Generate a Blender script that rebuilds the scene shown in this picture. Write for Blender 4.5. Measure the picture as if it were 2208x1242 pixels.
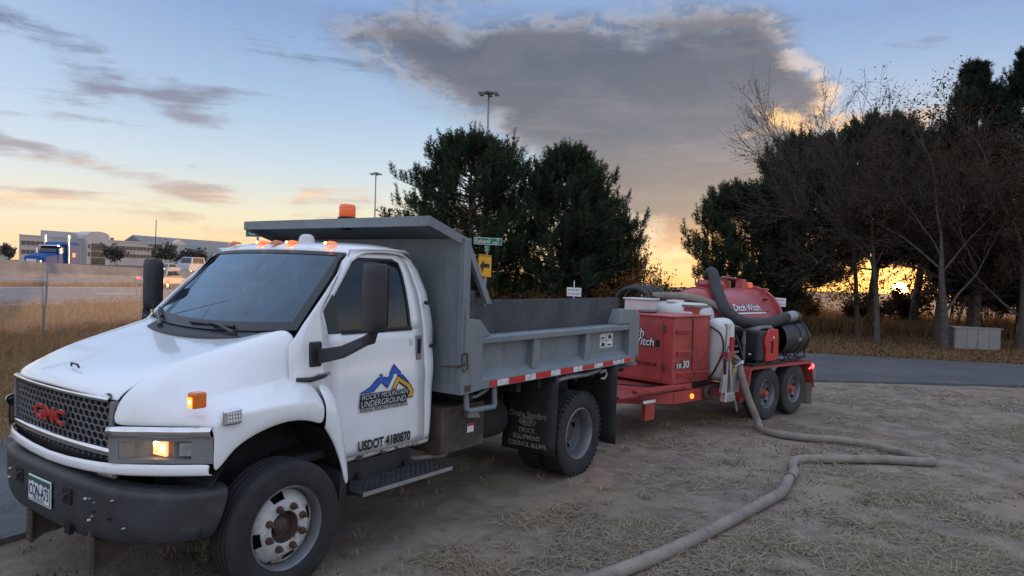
import bpy, bmesh, math, random
import numpy as np
from mathutils import Vector, Matrix, Euler, noise as mnoise
for _o in list(bpy.data.objects): bpy.data.objects.remove(_o)
SC = bpy.context.scene
COL = SC.collection
R = math.radians
def srgb(r, g, b):
    f = lambda c: (c/255/12.92) if c/255 <= .04045 else ((c/255+.055)/1.055)**2.4
    return (f(r), f(g), f(b), 1.0)
# ------------------------------------------------------------------ camera
CAM_H = 1.90
cd = bpy.data.cameras.new('camera'); cam = bpy.data.objects.new('camera', cd); COL.objects.link(cam)
cd.sensor_width = 36.0; cd.lens = 36.0*1550/2208; cd.clip_start = .05; cd.clip_end = 6000
cam.location = (0, 0, CAM_H)
cam.rotation_euler = (Matrix.Rotation(R(90-1.1), 4, 'X') @ Matrix.Rotation(R(1.7), 4, 'Z')).to_euler()
SC.camera = cam
# ------------------------------------------------------------------ sun, sky, exposure
SUN_AZ, SUN_EL = 28.3, 1.6          # degrees right of +Y, above the horizon
SC.view_settings.view_transform = 'Standard'; SC.view_settings.look = 'None'
SC.view_settings.exposure = 0.37; SC.view_settings.gamma = 1.0
SC.view_settings.use_curve_mapping = False
SC.cycles.use_denoising = True; SC.cycles.max_bounces = 7; SC.cycles.transparent_max_bounces = 12
SC.cycles.sample_clamp_indirect = 6.0
SC.cycles.caustics_reflective = False; SC.cycles.caustics_refractive = False
sl = bpy.data.lights.new('sun', 'SUN'); so = bpy.data.objects.new('sun', sl); COL.objects.link(so)
sl.energy = 2.4; sl.angle = R(.6); sl.color = (1.0, .50, .20)
_sd = Vector((math.sin(R(SUN_AZ))*math.cos(R(SUN_EL)), math.cos(R(SUN_AZ))*math.cos(R(SUN_EL)), math.sin(R(SUN_EL))))
so.rotation_euler = _sd.to_track_quat('Z', 'Y').to_euler(); so.location = (40, 70, 30)

class NT:
    """short-hand for building shader nodes"""
    def __init__(s, tree): s.t = tree; s.n = tree.nodes; s.l = tree.links
    def put(s, sock, val):
        if val is None: return
        if isinstance(val, bpy.types.NodeSocket): s.l.new(val, sock)
        else: sock.default_value = val
    def m(s, op, a, b=None, c=None, clamp=False):
        nd = s.n.new('ShaderNodeMath'); nd.operation = op; nd.use_clamp = clamp
        for i, x in enumerate((a, b, c)): s.put(nd.inputs[i], x)
        return nd.outputs[0]
    def add(s, a, b): return s.m('ADD', a, b)
    def sub(s, a, b): return s.m('SUBTRACT', a, b)
    def mul(s, a, b): return s.m('MULTIPLY', a, b)
    def ss(s, x, lo, hi):
        nd = s.n.new('ShaderNodeMapRange'); nd.interpolation_type = 'SMOOTHSTEP'
        s.put(nd.inputs[0], x); s.put(nd.inputs[1], lo); s.put(nd.inputs[2], hi); return nd.outputs[0]
    def mix(s, f, a, b, mode='MIX'):
        nd = s.n.new('ShaderNodeMix'); nd.data_type = 'RGBA'; nd.blend_type = mode
        s.put(nd.inputs[0], f); s.put(nd.inputs[6], a); s.put(nd.inputs[7], b); return nd.outputs[2]
    def xyz(s, x, y, z):
        nd = s.n.new('ShaderNodeCombineXYZ')
        for i, v in enumerate((x, y, z)): s.put(nd.inputs[i], v)
        return nd.outputs[0]
    def noise(s, vec, scale=5, detail=4, rough=.55, dist=0.0, lac=2.0):
        nd = s.n.new('ShaderNodeTexNoise'); s.put(nd.inputs['Vector'], vec)
        nd.inputs['Scale'].default_value = scale; nd.inputs['Detail'].default_value = detail
        nd.inputs['Roughness'].default_value = rough; nd.inputs['Distortion'].default_value = dist
        nd.inputs['Lacunarity'].default_value = lac
        return nd.outputs[0]
    def ramp(s, f, stops):
        nd = s.n.new('ShaderNodeValToRGB'); s.put(nd.inputs[0], f); e = nd.color_ramp.elements
        while len(e) < len(stops): e.new(.5)
        for x, (p, c) in zip(e, stops): x.position = p; x.color = c
        return nd.outputs[0]

W = bpy.data.worlds.new('World'); SC.world = W; W.use_nodes = True
def build_world():
    t = NT(W.node_tree); t.n.clear()
    tc = t.n.new('ShaderNodeTexCoord'); sp = t.n.new('ShaderNodeSeparateXYZ'); t.l.new(tc.outputs['Generated'], sp.inputs[0])
    x, y, z = sp.outputs
    az = t.mul(t.m('ARCTAN2', x, y), 57.2958)
    el = t.mul(t.m('ARCSINE', t.m('MAXIMUM', t.m('MINIMUM', z, 1.0), -1.0)), 57.2958)
    elp = t.m('MAXIMUM', el, 0.0)
    saz, sel = R(SUN_AZ), R(-.25)
    cs = t.add(t.add(t.mul(x, math.sin(saz)*math.cos(sel)), t.mul(y, math.cos(saz)*math.cos(sel))), t.mul(z, math.sin(sel)))
    ang = t.mul(t.m('ARCCOSINE', t.m('MINIMUM', cs, .9999999)), 57.2958)
    # clear sky: a warm low band towards the sun, bluish away; unseen overhead and rear brightened as fill light
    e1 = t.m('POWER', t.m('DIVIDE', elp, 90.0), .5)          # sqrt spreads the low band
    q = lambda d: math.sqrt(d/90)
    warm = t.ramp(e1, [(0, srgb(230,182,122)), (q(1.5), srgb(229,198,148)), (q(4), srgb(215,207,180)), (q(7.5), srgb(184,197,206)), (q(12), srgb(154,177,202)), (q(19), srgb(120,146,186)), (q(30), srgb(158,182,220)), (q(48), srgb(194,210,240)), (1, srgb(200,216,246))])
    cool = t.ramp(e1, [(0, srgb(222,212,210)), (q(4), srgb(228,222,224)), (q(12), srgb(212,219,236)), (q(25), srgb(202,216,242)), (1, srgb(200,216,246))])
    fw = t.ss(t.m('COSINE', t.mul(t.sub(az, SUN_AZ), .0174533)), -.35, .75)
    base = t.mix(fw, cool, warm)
    # glow of the low sun
    g1 = t.m('POWER', t.ss(ang, 20.0, 0.0), 2.0)
    base = t.mix(t.mul(g1, .75), base, srgb(255,186,92))
    # ---- clouds in azimuth / elevation
    v1 = t.xyz(t.mul(az, .11), t.mul(el, .20), 3.7)
    n1 = t.noise(v1, 1.3, 7, .58, .2)
    v2 = t.xyz(t.mul(az, .045), t.mul(el, .30), 9.1)
    n2 = t.noise(v2, 1.5, 7, .6, .25)
    n1c = t.sub(n1, .5); n2c = t.sub(n2, .5)
    # the large dark bank
    top = t.m('DIVIDE', t.sub(t.add(20.0, t.mul(az, .02)), el), 2.6)
    low = t.m('DIVIDE', t.sub(el, t.sub(6.3, t.mul(t.sub(az, 4.0), .60))), 3.2)
    rgt = t.m('DIVIDE', t.sub(t.sub(24.6, t.add(t.mul(t.m('MAXIMUM', t.sub(el, 13.5), 0.0), .9), t.mul(t.m('MAXIMUM', t.sub(13.5, el), 0.0), .16))), az), 3.0)
    lft = t.m('DIVIDE', t.add(az, 13.5), 5.0)
    lowcap = t.m('DIVIDE', t.sub(el, .6), 3.4)
    d = t.m('MINIMUM', t.m('MINIMUM', top, low), t.m('MINIMUM', t.m('MINIMUM', rgt, lft), lowcap))
    n3 = t.noise(t.xyz(t.mul(az, .35), t.mul(el, .62), 5.0), 1.3, 6, .62, .3)
    d = t.add(t.m('MINIMUM', d, 2.0), t.add(t.add(t.mul(n1c, 1.9), t.mul(n2c, 1.6)), t.mul(t.sub(n3, .5), .8)))
    big = t.mul(t.m('POWER', t.ss(d, -.45, .95), 1.1), t.ss(y, 0.0, .2))
    bcol = t.ramp(t.m('DIVIDE', elp, 22.0), [(0, srgb(238,170,100)), (.10, srgb(214,160,112)), (.24, srgb(140,126,118)), (.5, srgb(104,105,114)), (.78, srgb(86,91,106)), (1, srgb(84,92,111))])
    bcol = t.mix(t.mul(t.ss(n1, .42, .66), .18), bcol, srgb(138,132,142))
    bcol = t.mix(t.mul(t.ss(n3, .50, .70), .16), bcol, srgb(82,84,100))
    bcol = t.mix(t.mul(t.ss(n2, .5, .68), .16), bcol, srgb(176,158,146))
    rim = t.mul(t.ss(d, -.3, .25), t.ss(d, 1.05, .35))
    rimc = t.mix(t.ss(ang, 24.0, 10.0), srgb(228,222,220), srgb(255,196,116))
    rimf = t.mul(t.mul(rim, t.ss(n3, .40, .58)), t.add(.28, t.mul(.72, t.ss(ang, 24.0, 12.0))))
    bcol = t.mix(rimf, bcol, rimc)
    # wisps all round the sky
    cov = t.add(t.mul(t.ss(el, 26.0, 17.0), .02), t.mul(t.ss(el, 7.0, 2.5), .055))
    wv = t.add(t.add(n2, t.mul(n1c, .55)), cov)
    band = t.add(t.mul(t.ss(t.m('ABSOLUTE', t.sub(el, t.sub(13.6, t.mul(t.add(az, 31.0), .22)))), 2.6, .3), .13), t.mul(t.ss(t.m('ABSOLUTE', t.sub(el, t.sub(6.6, t.mul(t.add(az, 31.0), .17)))), 1.3, .2), .14))
    band = t.mul(t.mul(band, 1.55), t.ss(az, -19.0, -26.0))
    band2 = t.mul(t.mul(t.ss(t.m('ABSOLUTE', t.sub(el, 16.2)), 2.6, .4), .11), t.mul(t.ss(az, -26.0, -22.0), t.ss(az, -8.0, -13.0)))
    wisp = t.ss(t.add(t.add(wv, band), band2), .60, .80)
    wcol = t.ramp(t.m('DIVIDE', elp, 20.0), [(0, srgb(214,172,144)), (.2, srgb(190,162,146)), (.4, srgb(146,140,150)), (.75, srgb(98,107,130)), (1, srgb(100,110,136))])
    wcol = t.mix(t.mul(t.ss(t.noise(t.xyz(t.mul(az, .08), t.mul(el, .9), 1.0), 1.2, 5), .5, .68), t.ss(el, 9.0, 4.0)), wcol, srgb(246,196,146))
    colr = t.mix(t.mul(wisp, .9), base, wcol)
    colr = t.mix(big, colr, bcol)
    sh = t.m('MINIMUM', t.m('DIVIDE', t.sub(1.35, t.m('ABSOLUTE', t.sub(el, t.sub(11.6, t.mul(t.sub(az, 22.0), .12))))), 1.3), t.m('MINIMUM', t.m('DIVIDE', t.sub(az, 17.0), 3.0), t.m('DIVIDE', t.sub(30.5, az), 2.5)))
    sh = t.ss(t.add(sh, t.add(t.mul(t.sub(n3, .5), 2.6), t.mul(n2c, 2.0))), .1, 1.1)
    colr = t.mix(t.mul(sh, .8), colr, t.mix(t.ss(n3, .42, .62), srgb(196,160,132), srgb(255,206,140)))
    # the sun itself, low between the trees
    disc = t.ss(ang, .52, .34)
    colr = t.mix(t.mul(t.m('POWER', t.ss(ang, 8.0, 0.3), 2.0), .85), colr, (2.2, 1.05, .32, 1))
    colr = t.mix(disc, colr, (60.0, 38.0, 14.0, 1))
    # a little of the physical sky keeps the colour drift of a real dusk
    sk = t.n.new('ShaderNodeTexSky'); sk.sky_type = 'NISHITA'; sk.sun_disc = False
    sk.sun_elevation = R(3.0); sk.sun_rotation = R(SUN_AZ); sk.altitude = 1600; sk.dust_density = 1.5
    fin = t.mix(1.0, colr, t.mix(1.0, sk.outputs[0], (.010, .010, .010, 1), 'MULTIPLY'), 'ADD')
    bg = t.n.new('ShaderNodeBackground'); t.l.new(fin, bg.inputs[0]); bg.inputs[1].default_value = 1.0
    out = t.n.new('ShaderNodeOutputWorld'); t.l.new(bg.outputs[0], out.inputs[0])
build_world()
W.cycles.sampling_method = 'MANUAL'; W.cycles.sample_map_resolution = 1024

# ------------------------------------------------------------------ materials
MATS = {}
def mat(name, col, rough=.6, metal=0.0, var=.15, vscale=6.0, bump=0.0, bscale=60.0, coat=0.0, emit=None, estr=0.0, spec=.5, dirt=None, dirt_amt=0.0, dirt_scale=2.5, rust=0.0, trans=0.0, streak=0.0):
    m = bpy.data.materials.new(name); m.use_nodes = True; MATS[name] = m
    t = NT(m.node_tree); bs = t.n['Principled BSDF']; c = tuple(col[:3])+(1,)
    tc = t.n.new('ShaderNodeTexCoord'); ob = tc.outputs['Object']
    cs = c
    if var > 0:
        nz = t.noise(ob, vscale, 5, .6)
        cs = t.mix(t.ss(nz, .3, .7), tuple(x*(1-var) for x in c[:3])+(1,), tuple(min(1, x*(1+var*.8)) for x in c[:3])+(1,))
    rs = rough
    if dirt_amt > 0:
        dn = t.noise(ob, dirt_scale, 8, .68, .4)
        df = t.mul(t.ss(dn, .48, .72), dirt_amt)
        cs = t.mix(df, cs, tuple(dirt[:3])+(1,)); rs = t.add(rough, t.mul(df, .3))
    if streak > 0:
        mp = t.n.new('ShaderNodeMapping'); t.l.new(ob, mp.inputs[0]); mp.inputs['Scale'].default_value = (9, 9, .8)
        sn = t.noise(mp.outputs[0], 2.2, 7, .7, .2)
        cs = t.mix(t.mul(t.ss(sn, .52, .74), streak), cs, tuple(x*.42 for x in c[:3])+(1,))
    if rust > 0:
        rn = t.noise(ob, 9.0, 8, .7, .3)
        rf = t.ss(rn, .72-rust*.25, .76-rust*.2)
        cs = t.mix(rf, cs, t.mix(t.noise(ob, 40, 3), (.13, .05, .02, 1), (.045, .022, .014, 1))); rs = t.m('MAXIMUM', rs, t.mul(rf, .8))
    t.put(bs.inputs['Base Color'], cs); t.put(bs.inputs['Roughness'], rs)
    bs.inputs['Metallic'].default_value = metal
    bs.inputs['Specular IOR Level'].default_value = spec
    bs.inputs['Coat Weight'].default_value = coat; bs.inputs['Coat Roughness'].default_value = .06
    if emit: bs.inputs['Emission Color'].default_value = tuple(emit[:3])+(1,); bs.inputs['Emission Strength'].default_value = estr
    if trans: bs.inputs['Transmission Weight'].default_value = trans
    if bump > 0:
        b = t.n.new('ShaderNodeBump'); b.inputs['Strength'].default_value = bump; b.inputs['Distance'].default_value = .01
        t.l.new(t.noise(ob, bscale, 4, .6), b.inputs['Height']); t.l.new(b.outputs[0], bs.inputs['Normal'])
    return m
def glass(name, tint, dust_sheen=.06, dcol=(.5,.52,.55), base=.55, ior=1.5, gcol=(.95,.97,1)):
    """thin sheet of glass: see-through, mirrors at grazing angles, a film of painted tint and dust"""
    m = bpy.data.materials.new(name); m.use_nodes = True; MATS[name] = m
    t = NT(m.node_tree); t.n.clear(); out = t.n.new('ShaderNodeOutputMaterial')
    tr = t.n.new('ShaderNodeBsdfTransparent'); tr.inputs[0].default_value = tuple(tint)+(1,)
    gl = t.n.new('ShaderNodeBsdfGlossy'); gl.inputs['Roughness'].default_value = .03; gl.inputs[0].default_value = tuple(gcol)+(1,)
    df = t.n.new('ShaderNodeBsdfDiffuse'); df.inputs[0].default_value = tuple(dcol)+(1,)
    fr = t.n.new('ShaderNodeFresnel'); fr.inputs[0].default_value = ior
    m1 = t.n.new('ShaderNodeMixShader'); m2 = t.n.new('ShaderNodeMixShader')
    tc = t.n.new('ShaderNodeTexCoord')
    dn = t.mul(t.ss(t.noise(tc.outputs['Object'], 3.0, 7, .65), .3, .75), dust_sheen*1.6)
    t.l.new(dn, m1.inputs[0]); t.l.new(tr.outputs[0], m1.inputs[1]); t.l.new(df.outputs[0], m1.inputs[2])
    t.l.new(t.m('ADD', t.mul(fr.outputs[0], base*1.6), .02, clamp=True), m2.inputs[0]); t.l.new(m1.outputs[0], m2.inputs[1]); t.l.new(gl.outputs[0], m2.inputs[2])
    t.l.new(m2.outputs[0], out.inputs[0]); return m
def leafmat(name, c0, c1, trans=.35, rough=.7, tcol=None):
    """foliage: colour drifts per leaf (point attribute), thin leaves let light through"""
    m = bpy.data.materials.new(name); m.use_nodes = True; MATS[name] = m
    t = NT(m.node_tree); t.n.clear(); out = t.n.new('ShaderNodeOutputMaterial')
    at = t.n.new('ShaderNodeAttribute'); at.attribute_name = 'tint'
    c = t.mix(at.outputs['Fac'], tuple(c0)+(1,), tuple(c1)+(1,))
    d = t.n.new('ShaderNodeBsdfDiffuse'); t.l.new(c, d.inputs[0])
    tr = t.n.new('ShaderNodeBsdfTranslucent')
    if tcol: tr.inputs[0].default_value = tuple(tcol)+(1,)
    else: t.l.new(c, tr.inputs[0])
    ms = t.n.new('ShaderNodeMixShader'); ms.inputs[0].default_value = trans
    t.l.new(d.outputs[0], ms.inputs[1]); t.l.new(tr.outputs[0], ms.inputs[2]); t.l.new(ms.outputs[0], out.inputs[0])
    return m
def M(n): return MATS[n]

# ------------------------------------------------------------------ object helpers
def tag(o, label=None, cat=None, group=None, kind=None):
    if label: o['label'] = label
    if cat: o['category'] = cat
    if group: o['group'] = group
    if kind: o['kind'] = kind
    return o
def empty(name, loc=(0,0,0), rz=0.0, label=None, cat=None, group=None):
    o = bpy.data.objects.new(name, None); COL.objects.link(o); o.location = loc; o.rotation_euler = (0,0,rz)
    o.empty_display_size = .2
    return tag(o, label, cat, group)
def link(name, me, parent=None, loc=None, rot=None):
    o = bpy.data.objects.new(name, me); COL.objects.link(o)
    if parent: o.parent = parent
    if loc is not None: o.location = loc
    if rot is not None: o.rotation_euler = rot
    return o
def copy_tree(o, parent=None):
    c = o.copy(); COL.objects.link(c); c.parent = parent
    for ch in o.children: copy_tree(ch, c)
    return c
class MB:
    """collects boxes, tubes, lathes, sheets; build() links ONE mesh. flip: coordinates are (rearward, near side, up)"""
    def __init__(s, flip=False): s.v = []; s.f = []; s.flip = flip
    def vv(s, pts): i = len(s.v); s.v.extend([tuple(p) for p in pts]); return i
    def poly(s, pts): i = s.vv(pts); s.f.append(tuple(range(i, i+len(pts)))); return s
    def hexa(s, p):          # 4 bottom, 4 top (same order)
        i = s.vv(p)
        for q in ((0,1,2,3),(4,5,6,7),(0,1,5,4),(1,2,6,5),(2,3,7,6),(3,0,4,7)): s.f.append(tuple(i+k for k in q))
        return s
    def box(s, a0, a1, b0, b1, c0, c1):
        return s.hexa([(a0,b0,c0),(a1,b0,c0),(a1,b1,c0),(a0,b1,c0),(a0,b0,c1),(a1,b0,c1),(a1,b1,c1),(a0,b1,c1)])
    def prism(s, poly, axis, a0, a1):
        """poly of 2-D points; axis 'v': (u,z) outline from v=a0 to a1; 'u': (v,z); 'z': (u,v)"""
        k = {'v': lambda p,a:(p[0],a,p[1]), 'u': lambda p,a:(a,p[0],p[1]), 'z': lambda p,a:(p[0],p[1],a)}[axis]
        n = len(poly); i = s.vv([k(p,a0) for p in poly]+[k(p,a1) for p in poly])
        s.f.append(tuple(i+j for j in range(n))); s.f.append(tuple(i+n+j for j in range(n)))
        for j in range(n): s.f.append((i+j, i+(j+1)%n, i+n+(j+1)%n, i+n+j))
        return s
    def grid(s, rows, closed=False):
        n = len(rows[0]); i = s.vv([p for r in rows for p in r])
        for a in range(len(rows)-1):
            for b in range(n if closed else n-1):
                b2 = (b+1) % n
                s.f.append((i+a*n+b, i+a*n+b2, i+(a+1)*n+b2, i+(a+1)*n+b))
        return s
    def tube(s, path, r, n=8, caps=True):
        P = [Vector(p) for p in path]; rr = r if isinstance(r, (list, tuple)) else [r]*len(P)
        rings = []; up = None
        for k, p in enumerate(P):
            d = (P[min(k+1, len(P)-1)]-P[max(k-1, 0)]).normalized()
            if up is None: up = Vector((0,0,1)) if abs(d.z) < .9 else Vector((1,0,0))
            a = d.cross(up).normalized(); b = a.cross(d).normalized(); up = b
            rings.append([tuple(p+(a*math.cos(2*math.pi*j/n)+b*math.sin(2*math.pi*j/n))*rr[k]) for j in range(n)])
        i0 = len(s.v); s.grid(rings, True)
        if caps: s.f.append(tuple(i0+j for j in range(n))); s.f.append(tuple(i0+(len(P)-1)*n+j for j in range(n)))
        return s
    def cyl(s, p0, p1, r0, r1=None, n=12): return s.tube([p0, p1], [r0, r0 if r1 is None else r1], n)
    def lathe(s, prof, c, axis='v', n=32, closed=False, skip=None):
        """prof: (radius, along-axis) points turned round the axis through c"""
        rows = []
        for j in range(n):
            a = 2*math.pi*j/n; ca, sa = math.cos(a), math.sin(a)
            if axis == 'v': rows.append([(c[0]+r*ca, c[1]+h, c[2]+r*sa) for r, h in prof])
            elif axis == 'u': rows.append([(c[0]+h, c[1]+r*ca, c[2]+r*sa) for r, h in prof])
            else: rows.append([(c[0]+r*ca, c[1]+r*sa, c[2]+h) for r, h in prof])
        m = len(prof); i = s.vv([p for r in rows for p in r])
        for j in range(n):
            for b in range(m if closed else m-1):
                if skip and skip(j, b): continue
                b2 = (b+1) % m; j2 = (j+1) % n
                s.f.append((i+j*m+b, i+j*m+b2, i+j2*m+b2, i+j2*m+b))
        return s
    def build(s, name, m, parent=None, smooth=False, bevel=0.0, subd=0, solid=0.0, auto=None, seg=2, loc=None, rz=None, weld=0.0):
        me = bpy.data.meshes.new(name)
        V = [(-p[0],p[1],p[2]) for p in s.v] if s.flip else s.v
        me.from_pydata([tuple(map(float, p)) for p in V], [], s.f)
        bm = bmesh.new(); bm.from_mesh(me)
        if weld: bmesh.ops.remove_doubles(bm, verts=bm.verts, dist=weld)
        bmesh.ops.recalc_face_normals(bm, faces=bm.faces); bm.to_mesh(me); bm.free()
        me.materials.append(m if not isinstance(m, str) else M(m))
        if smooth or auto: me.shade_smooth()
        if auto: me.set_sharp_from_angle(angle=R(auto))
        o = link(name, me, parent, loc, None if rz is None else (0,0,rz))
        if solid: q = o.modifiers.new('solid', 'SOLIDIFY'); q.thickness = solid; q.offset = -1
        if bevel: q = o.modifiers.new('bevel', 'BEVEL'); q.width = bevel; q.segments = seg; q.limit_method = 'ANGLE'; q.angle_limit = R(35)
        if subd: q = o.modifiers.new('subd', 'SUBSURF'); q.levels = subd; q.render_levels = subd; q.boundary_smooth = 'PRESERVE_CORNERS'
        return o
def npmesh(name, V, F, m, parent=None, tint=None, kind=None, smooth=False, loc=None):
    """big meshes from numpy arrays: V (n,3), F (m,3 or 4)"""
    me = bpy.data.meshes.new(name); V = np.asarray(V, np.float32); F = np.asarray(F, np.int32); k = F.shape[1]
    me.vertices.add(len(V)); me.vertices.foreach_set('co', V.ravel())
    me.loops.add(F.size); me.loops.foreach_set('vertex_index', F.ravel())
    me.polygons.add(len(F)); me.polygons.foreach_set('loop_start', np.arange(0, F.size, k, dtype=np.int32))
    me.update(calc_edges=True)
    if tint is not None:
        a = me.attributes.new('tint', 'FLOAT', 'POINT'); a.data.foreach_set('value', np.asarray(tint, np.float32))
    if smooth: me.shade_smooth()
    me.materials.append(M(m) if isinstance(m, str) else m)
    o = link(name, me, parent, loc)
    if kind: o['kind'] = kind
    return o
_TX = {}
def text(parent, name, body, size, org, xd, yd, m, bold=0.0, shear=0.0, sx=1.0, align='LEFT', ext=0.0, flip=False, spacing=1.0):
    """lettering laid on a surface: org = baseline start, xd / yd = reading and upward directions"""
    cu = bpy.data.curves.new('txt', 'FONT'); cu.body = body; cu.size = size; cu.offset = bold; cu.shear = shear
    cu.align_x = align; cu.extrude = ext; cu.space_character = spacing; cu.resolution_u = 3
    ob = bpy.data.objects.new('txt', cu); COL.objects.link(ob)
    dg = bpy.context.evaluated_depsgraph_get(); dg.update()
    me = bpy.data.meshes.new_from_object(ob.evaluated_get(dg))
    bpy.data.objects.remove(ob); me.name = name
    X, Y = Vector(xd), Vector(yd); O = Vector(org)
    if flip:
        X, Y, O = (Vector((-q.x, q.y, q.z)) for q in (X, Y, O))
    Z = X.cross(Y).normalized()
    for v in me.vertices: v.co = O + X*(v.co.x*sx) + Y*v.co.y + Z*v.co.z
    me.materials.clear(); me.materials.append(M(m) if isinstance(m, str) else m)
    return link(name, me, parent)
def flat(parent, name, pts2, org, xd, yd, m, flip=False):
    mb = MB(flip); mb.poly([tuple(Vector(org)+Vector(xd)*p[0]+Vector(yd)*p[1]) for p in pts2]); return mb.build(name, m, parent)
# ------------------------------------------------------------------ material library
mat('white_paint', (.83,.84,.85), .28, var=.02, vscale=2, coat=.9, dirt=(.45,.42,.38), dirt_amt=.16, dirt_scale=3.0, streak=.12)
mat('white_paint_rusty', (.80,.81,.82), .34, var=.03, coat=.4, dirt=(.36,.30,.25), dirt_amt=.35, dirt_scale=6, rust=.9)
mat('body_gray', (.175,.202,.222), .45, metal=.0, var=.12, vscale=4, bump=.08, bscale=25, dirt=(.20,.18,.16), dirt_amt=.40, dirt_scale=4, rust=.22, streak=.55)
mat('liner_dark', (.048,.056,.066), .62, var=.35, vscale=3, dirt=(.11,.11,.115), dirt_amt=.6, dirt_scale=2, bump=.15, bscale=40, rust=.2, streak=.5)
mat('black_plastic', (.022,.024,.028), .5, var=.2, bump=.05, bscale=180, dirt=(.09,.08,.07), dirt_amt=.18)
mat('bumper_dark', (.035,.037,.042), .55, metal=.0, var=.25, vscale=5, bump=.10, bscale=120, dirt=(.10,.095,.09), dirt_amt=.35, dirt_scale=7)
mat('gray_plastic', (.19,.19,.195), .5, var=.1, bump=.05, bscale=150, dirt=(.25,.23,.2), dirt_amt=.2)
mat('trim_black', (.012,.013,.016), .35, var=.1)
mat('seam_black', (.006,.006,.007), .9, var=0)
mat('chrome', (.72,.73,.75), .12, metal=1, var=.08, vscale=8, dirt=(.3,.28,.26), dirt_amt=.25, dirt_scale=9)
mat('steel', (.45,.46,.47), .38, metal=1, var=.2, vscale=12)
mat('aluminium', (.52,.54,.56), .40, metal=.85, var=.12, vscale=9, dirt=(.2,.18,.16), dirt_amt=.3)
mat('tyre', (.020,.020,.022), .82, var=.25, vscale=5, bump=.15, bscale=70, dirt=(.085,.075,.065), dirt_amt=.30, dirt_scale=3)
mat('tyre_dusty', (.034,.033,.033), .85, var=.25, vscale=5, bump=.15, bscale=70, dirt=(.13,.11,.095), dirt_amt=.55, dirt_scale=4)
mat('wheel_white', (.50,.50,.49), .55, var=.2, vscale=7, dirt=(.18,.15,.12), dirt_amt=.7, dirt_scale=7, rust=.55, bump=.1, bscale=60)
mat('wheel_steel', (.17,.18,.19), .5, metal=.3, var=.2, dirt=(.15,.13,.11), dirt_amt=.4)
mat('rust_brown', (.09,.050,.032), .85, var=.4, vscale=30, bump=.3, bscale=90)
mat('rust_steel', (.075,.055,.045), .8, var=.4, vscale=6, bump=.2, bscale=50, rust=.5)
mat('underbody', (.018,.018,.019), .85, var=.3, vscale=5, dirt=(.07,.06,.05), dirt_amt=.4)
mat('rubber_flap', (.020,.020,.021), .7, var=.3, vscale=4, dirt=(.085,.075,.062), dirt_amt=.35, dirt_scale=3)
mat('flap_print', (.30,.28,.24), .8, var=.35, vscale=9)
mat('red_paint', (.40,.055,.050), .42, var=.18, vscale=3, coat=.15, dirt=(.15,.055,.045), dirt_amt=.5, dirt_scale=4, rust=.2, streak=.5)
mat('red_paint_tank', (.38,.045,.045), .40, var=.15, vscale=2, coat=.2, dirt=(.22,.08,.065), dirt_amt=.4, dirt_scale=2.5, streak=.4)
mat('generator_red', (.50,.022,.020), .36, var=.08, coat=.2)
mat('tank_white', (.62,.62,.60), .5, var=.08, vscale=3, dirt=(.34,.28,.22), dirt_amt=.4, dirt_scale=2.2)
mat('decal_white', (.75,.75,.74), .5, var=.1)
mat('decal_black', (.010,.011,.014), .5, var=.05)
mat('decal_gray', (.32,.34,.38), .5, var=.1)
mat('decal_light', (.55,.57,.61), .5, var=.08)
mat('decal_blue', (.03,.12,.50), .4, var=.15)
mat('decal_navy', (.012,.03,.11), .5, var=.1)
mat('decal_gold', (.66,.38,.06), .45, var=.1)
mat('tape_red', (.55,.020,.025), .4, var=.15, vscale=20, dirt=(.30,.12,.10), dirt_amt=.4, dirt_scale=14)
mat('tape_white', (.66,.66,.66), .4, var=.12, vscale=25, dirt=(.18,.19,.20), dirt_amt=.9, dirt_scale=16)
mat('badge_red', (.50,.012,.02), .25, var=.1, coat=.3)
mat('amber_lit', (.9,.28,.02), .3, var=0, emit=(1,.30,.025), estr=1.6)
mat('amber_core', (1,.6,.2), .3, var=0, emit=(1,.62,.2), estr=9)
mat('amber_marker', (.75,.17,.015), .3, var=0, coat=.3, emit=(1,.24,.02), estr=.45)
mat('amber_dull', (.42,.10,.015), .25, var=.1, coat=.4, emit=(1,.2,.02), estr=.12)
mat('beacon_amber', (.62,.10,.02), .22, var=.1, coat=.5, emit=(1,.15,.02), estr=.22)
mat('lamp_warm', (1,.75,.45), .2, var=0, emit=(1,.42,.12), estr=.9)
mat('lamp_core', (1,.9,.7), .2, var=0, emit=(1,.80,.45), estr=18)
mat('red_lit', (.8,.02,.03), .3, var=0, emit=(1,.05,.06), estr=4.5)
mat('red_dull', (.3,.01,.012), .25, var=0, coat=.4)
mat('lamp_clear', (.5,.52,.55), .12, metal=.6, var=.2, vscale=40)
mat('cloth_dark', (.020,.022,.026), .9, var=.2)
mat('interior', (.030,.033,.038), .8, var=.15)
mat('diamond_plate', (.060,.064,.072), .42, metal=.6, var=.3, vscale=9, dirt=(.10,.095,.09), dirt_amt=.5, dirt_scale=8)
mat('hose_tan', (.235,.205,.170), .75, var=.18, vscale=5, dirt=(.12,.105,.09), dirt_amt=.7, dirt_scale=6, bump=.25, bscale=60)
mat('hose_black', (.028,.030,.030), .6, var=.2, dirt=(.10,.095,.085), dirt_amt=.45, dirt_scale=5)
mat('galvanised', (.30,.31,.32), .5, metal=.6, var=.2)
mat('concrete', (.27,.255,.24), .9, var=.15, vscale=.6, bump=.2, bscale=20, dirt=(.17,.16,.15), dirt_amt=.45, dirt_scale=.5)
mat('sign_green', (.006,.16,.085), .45, var=.06)
mat('sign_yellow', (.75,.36,.015), .45, var=.06)
mat('sign_white', (.74,.74,.74), .5, var=.04)
mat('sign_red', (.50,.02,.04), .5, var=.05)
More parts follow.
